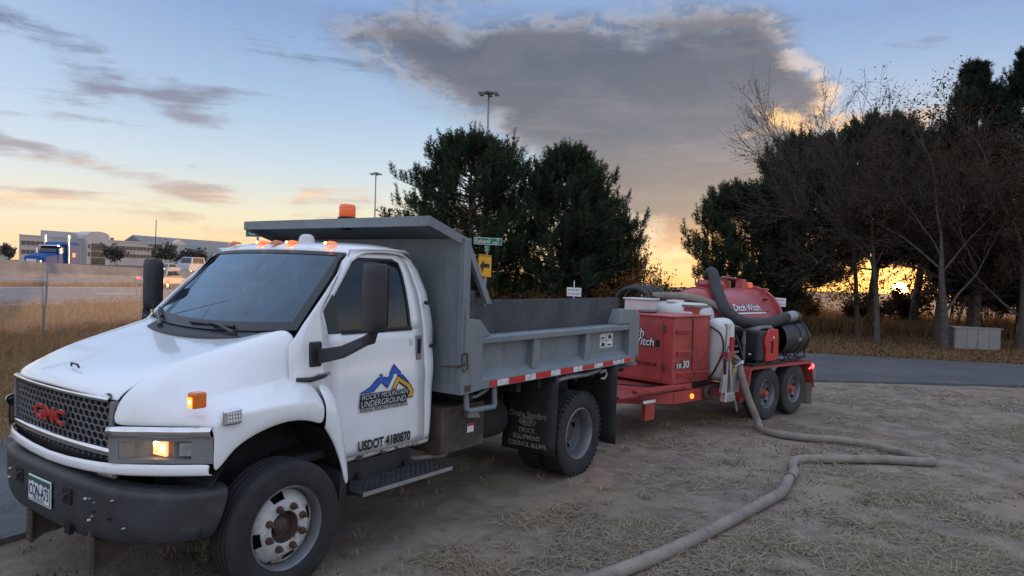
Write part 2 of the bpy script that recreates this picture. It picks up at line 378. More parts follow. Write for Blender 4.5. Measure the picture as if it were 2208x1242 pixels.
mat('plate_white', (.70,.72,.74), .4, var=.04)
mat('plate_green', (.02,.12,.07), .45, var=.06)
mat('office_wall', (.46,.43,.42), .85, var=.06, vscale=.2)
mat('office_trim', (.52,.49,.47), .85, var=.05, vscale=.2)
mat('hotel_wall', (.52,.49,.44), .85, var=.05, vscale=.2)
mat('roof_gray', (.20,.20,.21), .85, var=.1, vscale=.4)
mat('window_dark', (.035,.045,.055), .12, var=.2, vscale=.3, spec=.8)
mat('semi_blue', (.010,.075,.26), .6, var=.08, spec=.2)
mat('car_silver', (.26,.27,.28), .55, metal=.5, var=.05, spec=.25)
mat('car_white', (.42,.43,.45), .55, var=.04, spec=.25)
mat('car_dark', (.030,.034,.045), .55, var=.05, spec=.25)
mat('car_beige', (.40,.38,.35), .55, var=.05, spec=.25)
mat('car_glass', (.012,.016,.020), .06, var=0, spec=.8)
mat('bark', (.105,.085,.072), .9, var=.35, vscale=9, bump=.6, bscale=22)
mat('bark_light', (.085,.070,.061), .9, var=.35, vscale=9, bump=.6, bscale=22)
mat('twig', (.082,.063,.055), .9, var=.25, vscale=4)
glass('windshield_glass', (.22,.31,.40), dust_sheen=.12, dcol=(.07,.18,.32), base=1.0, gcol=(.68,.86,1.0))  # blue in the dust film and gloss colour paints in reflected sky
glass('side_glass', (.22,.25,.27), dust_sheen=.03, base=.5)
leafmat('pine_needles', (.018,.030,.020), (.062,.085,.045), .18)
leafmat('spruce_needles', (.012,.022,.018), (.042,.058,.038), .15)
leafmat('juniper_needles', (.020,.028,.016), (.060,.070,.036), .25)
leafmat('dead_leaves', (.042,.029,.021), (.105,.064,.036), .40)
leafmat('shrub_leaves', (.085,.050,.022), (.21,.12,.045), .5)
leafmat('dry_grass', (.24,.145,.070), (.46,.29,.140), .45)
leafmat('straw', (.23,.185,.13), (.45,.38,.275), .2)
leafmat('weed_green', (.045,.052,.030), (.095,.100,.055), .25)
leafmat('leaf_litter', (.085,.050,.030), (.24,.145,.075), .2)
leafmat('field_tree_leaves', (.085,.082,.070), (.14,.135,.115), .2)

def ground_mat():
    m = bpy.data.materials.new('dirt_ground'); m.use_nodes = True; MATS['dirt_ground'] = m
    t = NT(m.node_tree); bs = t.n['Principled BSDF']; tc = t.n.new('ShaderNodeTexCoord'); ob = tc.outputs['Object']
    sp = t.n.new('ShaderNodeSeparateXYZ'); t.l.new(ob, sp.inputs[0]); X, Y, Z = sp.outputs
    big = t.noise(ob, .45, 6, .6, .3); mid = t.noise(ob, 2.6, 7, .65, .4); fine = t.noise(ob, 34, 6, .7)
    c = t.mix(t.ss(mid, .36, .66), (.190,.146,.118,1), (.300,.236,.190,1))
    c = t.mix(t.mul(t.ss(big, .48, .62), .55), c, (.285,.225,.155,1))           # straw-thatched patches
    c = t.mix(t.mul(t.ss(t.noise(ob, 5.5, 6, .7, .6),   .58, .70), .55), c, (.085,.080,.055,1))   # creeping weeds
    c = t.mix(t.mul(t.ss(fine, .55, .72), .5), c, (.100,.078,.062,1))
    c = t.mix(t.mul(t.ss(t.noise(ob, 60, 3, .6), .62, .74), .5), c, (.40,.33,.24,1))
    # verge beyond the lane: leaf litter;  field by the highway: dry grass thatch
    lit = t.mul(t.ss(Y, 17.5, 19.5), t.ss(X, 0.0, 5.0))
    cl = t.mix(t.ss(t.noise(ob, 9, 6, .75), .4, .62), (.075,.048,.030,1), (.185,.118,.066,1))
    cl = t.mix(t.mul(t.ss(t.noise(ob, .35, 4, .6), .52, .62), .6), cl, (.060,.070,.030,1))
    c = t.mix(lit, c, cl)
    cf = t.mix(t.ss(t.noise(ob, 3, 6, .7), .4, .62), (.13,.095,.055,1), (.25,.185,.105,1))
    c = t.mix(t.ss(X, -4.8, -6.2), c, cf)
    c = t.mix(t.ss(Y, 45.0, 80.0), c, (.12,.10,.065,1))
    t.put(bs.inputs['Base Color'], c); bs.inputs['Roughness'].default_value = .95; bs.inputs['Specular IOR Level'].default_value = .2
    b = t.n.new('ShaderNodeBump'); b.inputs['Strength'].default_value = .9; b.inputs['Distance'].default_value = .035
    t.l.new(t.add(t.mul(mid, .5), t.add(t.mul(fine, .35), t.mul(t.noise(ob, 110, 3, .7), .15))), b.inputs['Height']); t.l.new(b.outputs[0], bs.inputs['Normal'])
ground_mat()
def asphalt_mat(name, c0, c1):
    m = bpy.data.materials.new(name); m.use_nodes = True; MATS[name] = m
    t = NT(m.node_tree); bs = t.n['Principled BSDF']; tc = t.n.new('ShaderNodeTexCoord'); ob = tc.outputs['Object']
    a = t.noise(ob, .8, 6, .65, .3); f = t.noise(ob, 90, 3, .7)
    c = t.mix(t.ss(a, .35, .68), c0+(1,), c1+(1,)); c = t.mix(t.mul(t.ss(f, .55, .72), .4), c, tuple(min(1, x*1.9) for x in c1)+(1,))
    cr = t.n.new('ShaderNodeTexVoronoi'); cr.feature = 'DISTANCE_TO_EDGE'; cr.inputs['Scale'].default_value = .55
    nv = t.n.new('ShaderNodeVectorMath'); nv.operation = 'ADD'; t.l.new(ob, nv.inputs[0])
    nn = t.n.new('ShaderNodeTexNoise'); nn.inputs['Scale'].default_value = 1.6; nn.inputs['Detail'].default_value = 5; t.l.new(ob, nn.inputs['Vector']); t.l.new(nn.outputs[1], nv.inputs[1])
    t.l.new(nv.outputs[0], cr.inputs['Vector'])
    c = t.mix(t.mul(t.ss(cr.outputs[0], .010, .002), .55), c, tuple(x*.45 for x in c0)+(1,))
    t.put(bs.inputs['Base Color'], c); bs.inputs['Roughness'].default_value = .78
    b = t.n.new('ShaderNodeBump'); b.inputs['Strength'].default_value = .4; b.inputs['Distance'].default_value = .008
    t.l.new(f, b.inputs['Height']); t.l.new(b.outputs[0], bs.inputs['Normal'])
asphalt_mat('asphalt', (.056,.056,.059), (.086,.085,.087))
asphalt_mat('highway_asphalt', (.150,.148,.150), (.205,.198,.195))
asphalt_mat('old_asphalt', (.060,.062,.066), (.105,.105,.105))

# ------------------------------------------------------------------ terrain
def sst(x, a, b):
    t = min(1, max(0, (x-a)/(b-a))); return t*t*(3-2*t)
def gz(X, Y):
    """height of the ground: level lot, a low rise to the highway on the left"""
    left = .3 + .055*(-X-15) - .02*(min(max(Y, 0), 75)-30)
    left = max(left, -.2) if X > -60 else 1.2
    if X < -40: left = .3+.055*25-.02*(min(max(Y, 0), 75)-30)
    w = sst(-X, 6.5, 13.0)
    z = left*w
    far = -(sst(Y, 36, 300)*9.0+sst(Y, 250, 1500)*45.0)*(1-sst(-X, 2, 45))
    return z + far
def sheet(name, xs, ys, m, dz=0.0, bump=0.0, kind='structure', f=gz):
    xs = np.asarray(xs, float); ys = np.asarray(ys, float)
    V = np.array([(x, y, f(x, y)+dz+(bump*(mnoise.noise((x*.9, y*.9, 2.2))+.5*mnoise.noise((x*2.7, y*2.7, 7.0))) if bump and abs(x) < 40 and y < 40 else 0)) for y in ys for x in xs])
    n = len(xs); F = [(j*n+i, j*n+i+1, (j+1)*n+i+1, (j+1)*n+i) for j in range(len(ys)-1) for i in range(n-1)]
    return tag(npmesh(name, V, F, m, smooth=True), kind=kind)
_gx = sorted(set(list(np.arange(-60, 60.01, 2.0)) + list(np.arange(-8, 16.01, .4)) + [-2500,-1200,-600,-300,-200,-140,-100,-80,80,100,140,200,300,600,1200,2500]))
_gy = sorted(set(list(np.arange(-20, 90.1, 2.0)) + list(np.arange(2, 26.01, .4)) + [-1500,-700,-300,-120,-60,-35,110,140,180,240,320,400,600,900,1500,3000,5000]))
_gnd = sheet('ground', _gx, _gy, 'dirt_ground', 0, .018)
tag(_gnd, 'bare dirt lot with scattered straw')
def strip(name, near, far, m, n=60, k=8, dz=.02, jag=0.0, f=gz, thick=0.0, seed=0):
    """a band of ground between two edge polylines, sampled fine enough to hug the terrain"""
    rnd = random.Random(seed)
    def samp(P, t):
        L = [0]
        for a, b in zip(P, P[1:]): L.append(L[-1]+math.dist(a, b))
        s = t*L[-1]
        for i in range(len(P)-1):
            if s <= L[i+1] or i == len(P)-2:
                q = (s-L[i])/(L[i+1]-L[i]); return (P[i][0]+(P[i+1][0]-P[i][0])*q, P[i][1]+(P[i+1][1]-P[i][1])*q)
    rows = []
    for i in range(n+1):
        a, b = samp(near, i/n), samp(far, i/n)
        ja = (mnoise.noise((a[0]*1.7, a[1]*1.7, seed))+.5*mnoise.noise((a[0]*6, a[1]*6, seed+3)))*jag; jb = mnoise.noise((b[0]*1.7, b[1]*1.7, seed+9))*jag
        a = (a[0], a[1]+ja) if abs(near[0][0]-near[-1][0]) > abs(near[0][1]-near[-1][1]) else (a[0]+ja, a[1])
        r = []
        for j in range(k+1):
            q = j/k; x = a[0]+(b[0]-a[0])*q; y = a[1]+(b[1]-a[1])*q + jb*q
            r.append((x, y, f(x, y)+dz))
        if thick: r = [(r[0][0], r[0][1]-.03, r[0][2]-thick)] + r + [(r[-1][0], r[-1][1], r[-1][2]-thick)]
        rows.append(r)
    mb = MB(); mb.grid(rows)
    return tag(mb.build(name, m, smooth=False), kind='structure')
strip('side_road', [(-14,17.5),(-4,14.6),(0,13.9),(4.5,13.75),(10,13.85),(30,14.6),(90,18)], [(-14,23),(-4,21),(2,20.2),(7.9,19.0),(12.7,17.75),(30,16.9),(90,21)], 'asphalt', 240, 10, dz=.045, jag=.10, thick=.09, seed=4)
strip('old_pavement', [(-4.6,1.0),(-3.85,3.2),(-3.36,4.7),(-2.9,5.9),(-1.6,8.6),(.2,11.4),(1.2,13.6)], [(-8.5,1.0),(-6.6,3.2),(-6.1,4.7),(-5.6,6.2),(-4.8,8.6),(-3.8,11.4),(-3.2,14.5)], 'old_asphalt', 120, 6, dz=.035, jag=.06, thick=.07, seed=11)
strip('exit_ramp', [(-14.6,-10),(-14.8,20),(-14.8,60),(-13.5,110),(-8,190)], [(-22.0,-10),(-22.2,20),(-22.2,60),(-21,110),(-16,190)], 'highway_asphalt', 100, 6, dz=.03)
strip('highway', [(-23.6,-10),(-23.8,20),(-23.8,60),(-23.2,110),(-22,260)], [(-30.9,-10),(-30.9,20),(-30.9,60),(-30.9,110),(-30.9,260)], 'highway_asphalt', 100, 6, dz=.03)
strip('far_carriageway', [(-32.3,-10),(-32.3,60),(-32.3,110),(-32.3,260)], [(-52,-10),(-52,60),(-52,110),(-52,260)], 'highway_asphalt', 100, 6, dz=.03)
mat('road_paint', (.62,.61,.58), .7, var=.2, vscale=8, dirt=(.3,.29,.28), dirt_amt=.5, dirt_scale=5)
mat('road_paint_yellow', (.60,.42,.10), .7, var=.2, vscale=8)
def line(x0, y0, x1, y1, w, m='road_paint', n=30, name='lane_line'):
    return strip(name, [(x0,y0),(x1,y1)], [(x0-w,y0),(x1-w,y1)], m, n, 1, dz=.036)
line(-15.3,2,-15.3,62, .16); line(-21.6,2,-21.6,62,.16); line(-24.3,2,-24.3,110,.16); line(-30.2,2,-30.2,140,.16,'road_paint_yellow')
_d = None
for i in range(14):
    a = 12+i*9.0
    if _d is None: _d = line(-27.3,a,-27.3,a+3.2,.14, n=3)
    else: line(-27.3,a,-27.3,a+3.2,.14, n=3)
for i in range(5): a = 14+i*9.0; line(-18.4,a,-18.4,a+3.2,.14, n=3)
# ------------------------------------------------------------------ the dump truck
# truck frame: u rearward from the front axle, v towards the driver's side (faces the camera), z up
TH = R(36.0)
truck = empty('dump_truck', (-2.137, 4.785, 0), math.atan2(-math.cos(TH), -math.sin(TH)), 'white cab dump truck with gray steel bed and black mirrors parked on dirt', 'truck')
def TB(): return MB(True)
def both(fn):
    for s in (1, -1): fn(s)
def crease(o, n, cols=None, rows=None):
    me = o.data; a = me.attributes.get('crease_edge') or me.attributes.new('crease_edge', 'FLOAT', 'EDGE')
    for e in me.edges:
        i, j = e.vertices; ci, cj, ri, rj = i % n, j % n, i//n, j//n
        if cols and ci == cj and ci in cols: a.data[e.index].value = cols[ci]
        if rows and ri == rj and ri in rows: a.data[e.index].value = rows[ri]
    return o
def mir(rows, s): return [[(p[0], p[1]*s, p[2]) for p in r] for r in rows]

def tyre(parent, c, R_=.40, w=.22, rim=.245, m='tyre', rib=True, lugs=False, side=1, name='tyre'):
    """c = wheel centre at mid width"""
    h = w/2; prof = [(rim, -h*.82), (rim+.03, -h*.95), (rim+(R_-rim)*.55, -h), (R_-.03, -h*.93), (R_-.010, -h*.82)]
    g = [-.55, -.2, .2, .55] if rib else [-.45, 0, .45]
    for x in g:
        prof += [(R_, h*x-.012), (R_-.012, h*x-.007), (R_-.012, h*x+.007), (R_, h*x+.012)]
    prof += [(R_-.010, h*.82), (R_-.03, h*.93), (R_-.045, h*.965), (R_-.052, h*.955), (rim+(R_-rim)*.55, h), (rim+.03, h*.95), (rim+.022, h*.93), (rim, h*.82)]
    mb = TB(); mb.lathe(prof, c, 'v', 56)
    if lugs:
        for k in range(48):
            a = 2*math.pi*k/48
            for sgn in (-1, 1):
                a2 = a+(.065 if sgn > 0 else 0)
                pts = []
                for rr in (R_-.035, R_+.004):
                    for da, vv in ((-.028, h*.45*sgn), (.028, h*.45*sgn), (.036, h*.96*sgn), (-.020, h*.96*sgn)):
                        pts.append((c[0]+rr*math.cos(a2+da), c[1]+vv*(.97 if rr > R_ else 1.0), c[2]+rr*math.sin(a2+da)))
                mb.hexa(pts)
    return mb.build(name, m, parent, auto=32)

def front_wheel(s):
    c = (0, .99*s, .387)
    w = empty('wheel'); w.parent = truck
    tyre(w, c, .387, .225, .243)
    rm = TB(); rm.lathe([(.243, -.10*s), (.248, .088*s), (.240, .098*s), (.228, .085*s), (.222, .02*s), (.225, -.06*s)], c, 'v', 48); rm.build('rim', 'wheel_steel', w, auto=40)
    n = 40
    hole = lambda j, b: b == 1 and (j % 10) in (0, 1, 2)
    dk = TB(); dk.lathe([(.226, .005*s), (.212, .030*s), (.164, .062*s), (.150, .070*s), (.096, .070*s), (.091, .062*s)], c, 'v', n, skip=hole); d = dk.build('wheel_disc', 'wheel_white', w, auto=40, solid=.006)
    hb = TB(); hb.lathe([(.091, .064*s), (.086, .000*s), (.070, -.010*s), (.052, -.008*s), (.050, .025*s), (.030, .040*s), (.0, .043*s)], c, 'v', 24); hb.build('hub', 'rust_steel', w, auto=40)
    br = TB(); br.lathe([(.20, -.02*s), (.0, -.02*s)], c, 'v', 24); br.build('brake_drum', 'underbody', w)
    for k in range(8):
        a = 2*math.pi*(k+.5)/8; p = (c[0]+.124*math.cos(a), c[1]+.070*s, c[2]+.124*math.sin(a))
        nt = TB(); nt.cyl(p, (p[0], p[1]+.024*s, p[2]), .022, .020, 6); nt.cyl((p[0], p[1]+.020*s, p[2]), (p[0], p[1]+.048*s, p[2]), .011, .008, 6); nt.build('lug_nut', 'rust_brown', w, auto=30)
both(front_wheel)
def rear_wheel(s):
    w = empty('dual_wheel'); w.parent = truck
    for k, vv in enumerate((.985, .725)):
        c = (3.31, vv*s, .40); tyre(w, c, .40, .225, .243, lugs=True, rib=False)
        rm = TB(); rm.lathe([(.243, -.09*s), (.250, .092*s), (.238, .102*s), (.226, .090*s), (.218, .02*s), (.222, -.09*s)], c, 'v', 44); rm.build('rim', 'wheel_steel', w, auto=40)
    c = (3.31, .985*s, .40)
    d = TB(); d.lathe([(.220, -.02*s), (.200, -.075*s), (.15, -.095*s), (.09, -.095*s)], c, 'v', 40, skip=lambda j, b: b == 1 and j % 8 in (0, 1)); d.build('wheel_disc', 'wheel_steel', w, auto=40)
    h = TB(); h.lathe([(.092, -.10*s), (.088, -.03*s), (.070, -.01*s), (.0, -.005*s)], c, 'v', 24); h.build('hub', 'rust_steel', w, auto=40)
    for k in range(8):
        a = 2*math.pi*k/8; p = (c[0]+.125*math.cos(a), c[1]-.095*s, c[2]+.125*math.sin(a))
        nt = TB(); nt.cyl(p, (p[0], p[1]+.035*s, p[2]), .017, .013, 6); nt.build('lug_nut', 'rust_brown', w)
both(rear_wheel)

# ---- chassis
ch = TB()
for s in (-1, 1): ch.box(-.78, 4.35, .38*s-.04, .38*s+.04, .52, .74)
ch.box(-.15, .15, -.8, .8, .33, .47); ch.cyl((3.31, -.85, .40), (3.31, .85, .40), .07, .07, 12); ch.lathe([(0, -.2), (.12, -.17), (.19, 0), (.12, .17), (0, .2)], (3.31, 0, .40), 'u', 16)
ch.box(.25, 1.6, -.32, .32, .35, .75); ch.cyl((1.4, .0, .5), (3.2, 0, .45), .05, .05, 10); ch.box(-.7, .2, -.36, .36, .55, 1.05)
for s in (-1, 1): ch.box(2.6, 4.0, .42*s-.03, .42*s+.03, .42, .52)
ch.build('chassis', 'underbody', truck, bevel=.006)
wl = TB()
def liner(s):
    rows = []
    for a in range(0, 181, 15):
        r = .60; u = -r*.86*math.cos(R(a)); z = .44+r*.93*math.sin(R(a)); rows.append([(u, .62*s, z), (u, 1.03*s, z)])
    wl.grid(rows); wl.poly([(-.55,.62*s,.45),(.6,.62*s,.45),(.6,.62*s,1.2),(-.55,.62*s,1.2)])
both(liner); wl.build('wheel_well_liner', 'underbody', truck)

# ---- fenders
FEN = [
 [(-.802,.654,1.045),(-.748,.74,1.045),(-.665,.84,1.045),(-.60,.92,1.045),(-.525,1.0,1.045),(-.460,1.060,1.045),(-.466,1.064,.92),(-.464,1.060,.785)],
 [(-.788,.651,1.12),(-.735,.74,1.12),(-.652,.835,1.115),(-.59,.915,1.105),(-.51,.995,1.095),(-.435,1.062,1.072),(-.420,1.07,.92),(-.415,1.062,.825)],
 [(-.742,.647,1.225),(-.675,.74,1.215),(-.585,.825,1.195),(-.52,.905,1.155),(-.445,.99,1.125),(-.375,1.066,1.088),(-.36,1.073,.97),(-.352,1.062,.895)],
 [(-.50,.642,1.345),(-.47,.735,1.325),(-.42,.815,1.265),(-.38,.905,1.175),(-.34,.985,1.140),(-.275,1.07,1.098),(-.27,1.078,1.0),(-.265,1.062,.945)],
 [(-.20,.676,1.422),(-.20,.755,1.41),(-.19,.825,1.335),(-.18,.895,1.198),(-.16,.975,1.158),(-.14,1.074,1.108),(-.14,1.082,1.03),(-.135,1.062,.985)],
 [(0,.708,1.472),(0,.78,1.465),(.01,.838,1.39),(.02,.890,1.215),(.02,.97,1.175),(.02,1.074,1.110),(.02,1.082,1.05),(.02,1.062,1.008)],
 [(.10,.728,1.500),(.12,.80,1.497),(.14,.848,1.43),(.16,.885,1.23),(.165,.962,1.185),(.165,1.070,1.105),(.165,1.080,1.04),(.165,1.062,.985)],
 [(.15,.760,1.514),(.18,.82,1.512),(.205,.858,1.45),(.225,.884,1.24),(.245,.960,1.19),(.265,1.064,1.092),(.268,1.072,1.02),(.268,1.058,.935)]]
# ---- hood: shares its side seams with the fenders
HC = [(-.848,1.192),(-.842,1.215),(-.810,1.250),(-.735,1.288),(-.50,1.338),(-.20,1.398),(.0,1.436),(.10,1.456),(.15,1.466)]
HE = [(-.772,.656,1.170),(-.766,.655,1.186),(-.750,.654,1.203)]+[(f[0][0], f[0][1]+.006, f[0][2]-.006) for f in FEN[2:]]
HE[3] = (-.722,.655,1.231)
HE = HE[:4]+[(f[0][0], f[0][1]+.006, f[0][2]-.006) for f in FEN[3:]]
rows = []
for (uc, zc), (ue, ve, ze) in zip(HC, HE):
    r = []
    for t in (-1,-.93,-.7,-.35,0,.35,.7,.93,1):
        a = abs(t); w = a**3; r.append((uc+(ue-uc)*w, ve*t, zc+(ze-zc)*a**2.4))
    rows.append(r)
h = TB(); h.grid(rows); hood = h.build('hood', 'white_paint', truck, smooth=True, subd=2, solid=.014)
hh = TB(); hh.tube([(-.735,.02,1.290),(-.74,.03,1.309),(-.745,.12,1.309),(-.74,.13,1.290)], .006, 6); hh.build('hood_handle', 'trim_black', hood)
def fender(s):
    f = TB(); f.grid(mir(FEN, s)); crease(f.build('fender', 'white_paint', truck, smooth=True, subd=3, solid=.012), 8, {3: .55, 5: .55})
both(fender)
FLR = [  # flare behind the wheel, on the cab
 [(.272,.96,1.192),(.285,1.045,1.10),(.283,1.062,1.02),(.282,1.055,.935),(.280,1.03,.92)],
 [(.36,.955,1.185),(.375,1.035,1.09),(.365,1.060,1.0),(.345,1.055,.86),(.340,1.03,.85)],
 [(.415,.935,1.13),(.43,1.01,1.04),(.420,1.052,.93),(.395,1.055,.76),(.390,1.03,.75)],
 [(.455,.915,1.0),(.47,.97,.92),(.465,1.030,.82),(.435,1.050,.66),(.430,1.03,.65)],
 [(.49,.905,.85),(.505,.95,.77),(.50,1.02,.68),(.468,1.045,.545),(.462,1.03,.535)],
 [(.515,.90,.70),(.53,.94,.63),(.525,1.01,.56),(.49,1.035,.53),(.485,1.02,.525)]]
def flare(s):
    f = TB(); f.grid(mir(FLR, s)); f.build('fender_flare', 'white_paint', truck, smooth=True, subd=2, solid=.012)
    g = TB(); g.hexa([(.36,.80*s,.22),(.52,.80*s,.20),(.52,1.0*s,.20),(.40,1.03*s,.22),(.40,.80*s,.62),(.47,.80*s,.62),(.49,1.02*s,.62),(.44,1.03*s,.62)]); g.build('splash_flap', 'rubber_flap', truck)
both(flare)
def valance():
    pl = [(-.475,1.060),(-.535,1.0),(-.62,.915),(-.70,.82),(-.80,.68),(-.832,.48),(-.842,0)]
    pts = [(u, -v) for u, v in pl]; pts = pl+[(u, -v) for u, v in pl[-2::-1]]
    rows = []
    for z, off in ((.850,.0),(.835,-.012),(.80,-.014),(.785,-.004),(.785,.03)): rows.append([(u+off*1.0, v, z-.045*(1-min(1, abs(v)/.65))) for u, v in pts])
    m = TB(); m.grid(rows); m.build('front_valance', 'white_paint', truck, smooth=True, subd=1, solid=.008)
valance()
# ---- grille
gr = empty('grille'); gr.parent = truck
GW = .635; GZ0, GZ1 = .905, 1.155
def gu(v): return -.822+.040*(abs(v)/.64)**2.2
bk = TB(); bk.grid([[(gu(v)+.035, v, z) for v in np.linspace(-.635,.635,9)] for z in (.83, 1.19)]); bk.build('grille_backing', 'seam_black', gr)
hx = TB(); px_, pz_ = .058, .0355; w_ = .0030
def strut(a, b):
    A, B = Vector((gu(a[0])+.004, a[0], a[1])), Vector((gu(b[0])+.004, b[0], b[1])); d = (B-A); n = Vector((0, -d.z, d.y)).normalized()*w_
    o = Vector((.008, 0, 0)); hx.hexa([tuple(q) for q in (A-n, B-n, B-n+o, A-n+o, A+n, B+n, B+n+o, A+n+o)])
hh_ = pz_/.75
for r in range(-1, 9):
    for c in range(-12, 13):
        cv = c*px_+(px_/2 if r % 2 else 0); cz = .895+r*pz_
        if abs(cv) > GW-.03: continue
        T_, UR, LR, UL = (cv, cz+hh_/2), (cv+px_/2, cz+hh_/4), (cv+px_/2, cz-hh_/4), (cv-px_/2, cz+hh_/4)
        strut(T_, UR); strut(UR, LR); strut(UL, T_)
hx.build('grille_mesh', 'gray_plastic', gr)
def bar(name, z, h, v0, v1, m, proud=.02, rz=.5):
    rows = []
    for v in np.linspace(v0, v1, 15): rows.append([(gu(v)-proud*k, v, z+h*q) for k, q in ((-.5,-.5),(.55,-.48),(1,-.15),(.95,.25),(.4,.5),(-.5,.5))])
    b = TB(); b.grid(rows, True); return b.build(name, m, gr, smooth=True)
bar('grille_bar', 1.172, .030, -.618, .618, 'chrome'); bar('grille_bar', .893, .048, -.63, .63, 'chrome', .018)
for s in (-1, 1):
    sb = TB(); sb.hexa([(gu(.64)-.014,.605*s,.90),(gu(.64)+.03,.605*s,.90),(gu(.64)+.03,.638*s,.90),(gu(.64)-.010,.638*s,.90),(gu(.64)-.014,.617*s,1.165),(gu(.64)+.03,.617*s,1.165),(gu(.64)+.03,.643*s,1.165),(gu(.64)-.010,.643*s,1.165)])
    sb.build('grille_side_bar', 'gray_plastic', gr, bevel=.004)
bz = TB(); rows = []
for v in np.linspace(-.60, .60, 15): rows.append([(gu(v)+.004, v, 1.184), (gu(v)+.004, v, 1.200), (gu(v)+.04, v, 1.200)])
bz.grid(rows)
for s in (-1, 1): bz.box(gu(.64)+.005, gu(.64)+.04, .648*s-.006, .648*s+.006, .84, 1.13)
bz.grid([[(gu(v)+.016, v, z) for v in np.linspace(-.66,.66,15)] for z in (.800,.872)])
bz.build('grille_surround', 'trim_black', gr)
text(truck, 'badge_backing', 'GMC', .112, (-.834,.0,.985), (0,1,0), (0,0,1), 'chrome', bold=.0075, sx=1.62, align='CENTER', ext=.008, flip=True)
text(truck, 'badge', 'GMC', .112, (-.840,.0,.985), (0,1,0), (0,0,1), 'badge_red', bold=.0035, sx=1.62, align='CENTER', ext=.006, flip=True)
# ---- headlamps
PLAN = [(-.812,.658),(-.782,.700),(-.735,.758),(-.675,.82),(-.61,.905),(-.54,.98),(-.465,1.058)]
def headlamp(s):
    hl = empty('headlamp'); hl.parent = truck
    rows = [[(u-o, v*s, z) for u, v in PLAN] for z, o in ((.985,.0),(.990,.016),(1.018,.024),(1.042,.014),(1.046,.0))]
    a = TB(); a.grid(rows); a.build('chrome_strip', 'chrome', hl, smooth=True, solid=.004)
    # housing: outer frame, deep pocket
    fr = TB(); fr.grid([[(u-.002, v*s, z) for u, v in PLAN] for z in (.850,.872)]); fr.grid([[(u-.002, v*s, z) for u, v in PLAN] for z in (.968,.986)])
    fr.grid([[(u-.002, v*s, z) for u, v in PLAN[:2]] for z in (.872,.968)]); fr.grid([[(u-.002, v*s, z) for u, v in PLAN[5:]] for z in (.872,.968)])
    INN = [PLAN[1],(-.70,.705),(-.615,.765),(-.60,.79),(-.575,.875),(-.525,.905),(-.50,.965),PLAN[5]]
    fr.grid([[(u, v*s, z) for u, v in INN] for z in (.872,.968)])
    O = PLAN[1:6]
    for z in (.872,.968):
        I = INN; fr.poly([(u-.002, v*s, z) for u, v in O]+[(u, v*s, z) for u, v in INN[::-1]])
    fr.build('headlamp_housing', 'gray_plastic', hl)
    l1 = TB(); l1.hexa([(-.640,.772*s,.884),(-.618,.86*s,.880),(-.60,.86*s,.880),(-.60,.775*s,.884),(-.640,.772*s,.962),(-.618,.86*s,.962),(-.60,.86*s,.962),(-.60,.775*s,.962)]); tl_ = l1.build('turn_lamp', 'lamp_warm', hl, bevel=.004)
    for vv, zz in ((.792,.945),(.845,.925)): c_ = TB(); c_.lathe([(0,-.010),(.009,-.006),(.011,0),(.009,.006),(0,.010)], (-.642+.0045*(vv-.772)/.02, vv*s, zz), 'u', 10); c_.build('bulb', 'lamp_core', tl_, smooth=True)
    l2 = TB(); l2.hexa([(-.575,.915*s,.886),(-.527,.968*s,.882),(-.50,.965*s,.882),(-.52,.905*s,.886),(-.575,.915*s,.960),(-.527,.968*s,.960),(-.50,.965*s,.960),(-.52,.905*s,.960)]); l2.build('head_lamp', 'lamp_clear', hl, bevel=.004)
both(headlamp)
def sidelamps(s):
    if s < 0: return
    a = TB(); a.box(-.578,-.500,.985*s,1.050*s,1.150,1.235); o = a.build('side_marker_lamp', 'amber_dull', truck, bevel=.012, seg=3)
    b = TB(); b.poly([(-.580,.993*s,1.155),(-.580,1.042*s,1.155),(-.580,1.042*s,1.212),(-.580,.993*s,1.212)]); b.build('lens', 'amber_lit', o)
    b = TB(); b.poly([(-.5815,1.008*s,1.175),(-.5815,1.030*s,1.175),(-.5815,1.030*s,1.196),(-.5815,1.008*s,1.196)]); b.build('bulb', 'amber_core', o)
    if s > 0:
        c = TB(); c.hexa([(-.425,1.055,1.045),(-.325,1.075,1.05),(-.325,1.105,1.05),(-.425,1.085,1.045),(-.42,1.05,1.125),(-.325,1.07,1.135),(-.325,1.100,1.135),(-.42,1.080,1.125)]); w = c.build('work_light', 'chrome', truck, bevel=.010, seg=3)
        e = TB(); e.hexa([(-.41,1.0865,1.056),(-.337,1.1075,1.06),(-.337,1.1085,1.06),(-.41,1.0885,1.056),(-.407,1.082,1.116),(-.337,1.103,1.126),(-.337,1.1045,1.126),(-.407,1.084,1.116)]); e.build('lens', 'lamp_clear', w)
        for i in range(5):
            for j in range(3):
                f = (i+.5)/5; g = (j+.5)/3; u = -.408+.07*f; z = 1.060+.060*g+.004*f; v = 1.0895+.020*f-.0045*g
                d = TB(); d.box(u-.0045, u+.0045, v-.001, v+.001, z-.006, z+.006); d.build('diode', 'decal_white', w)
both(sidelamps)
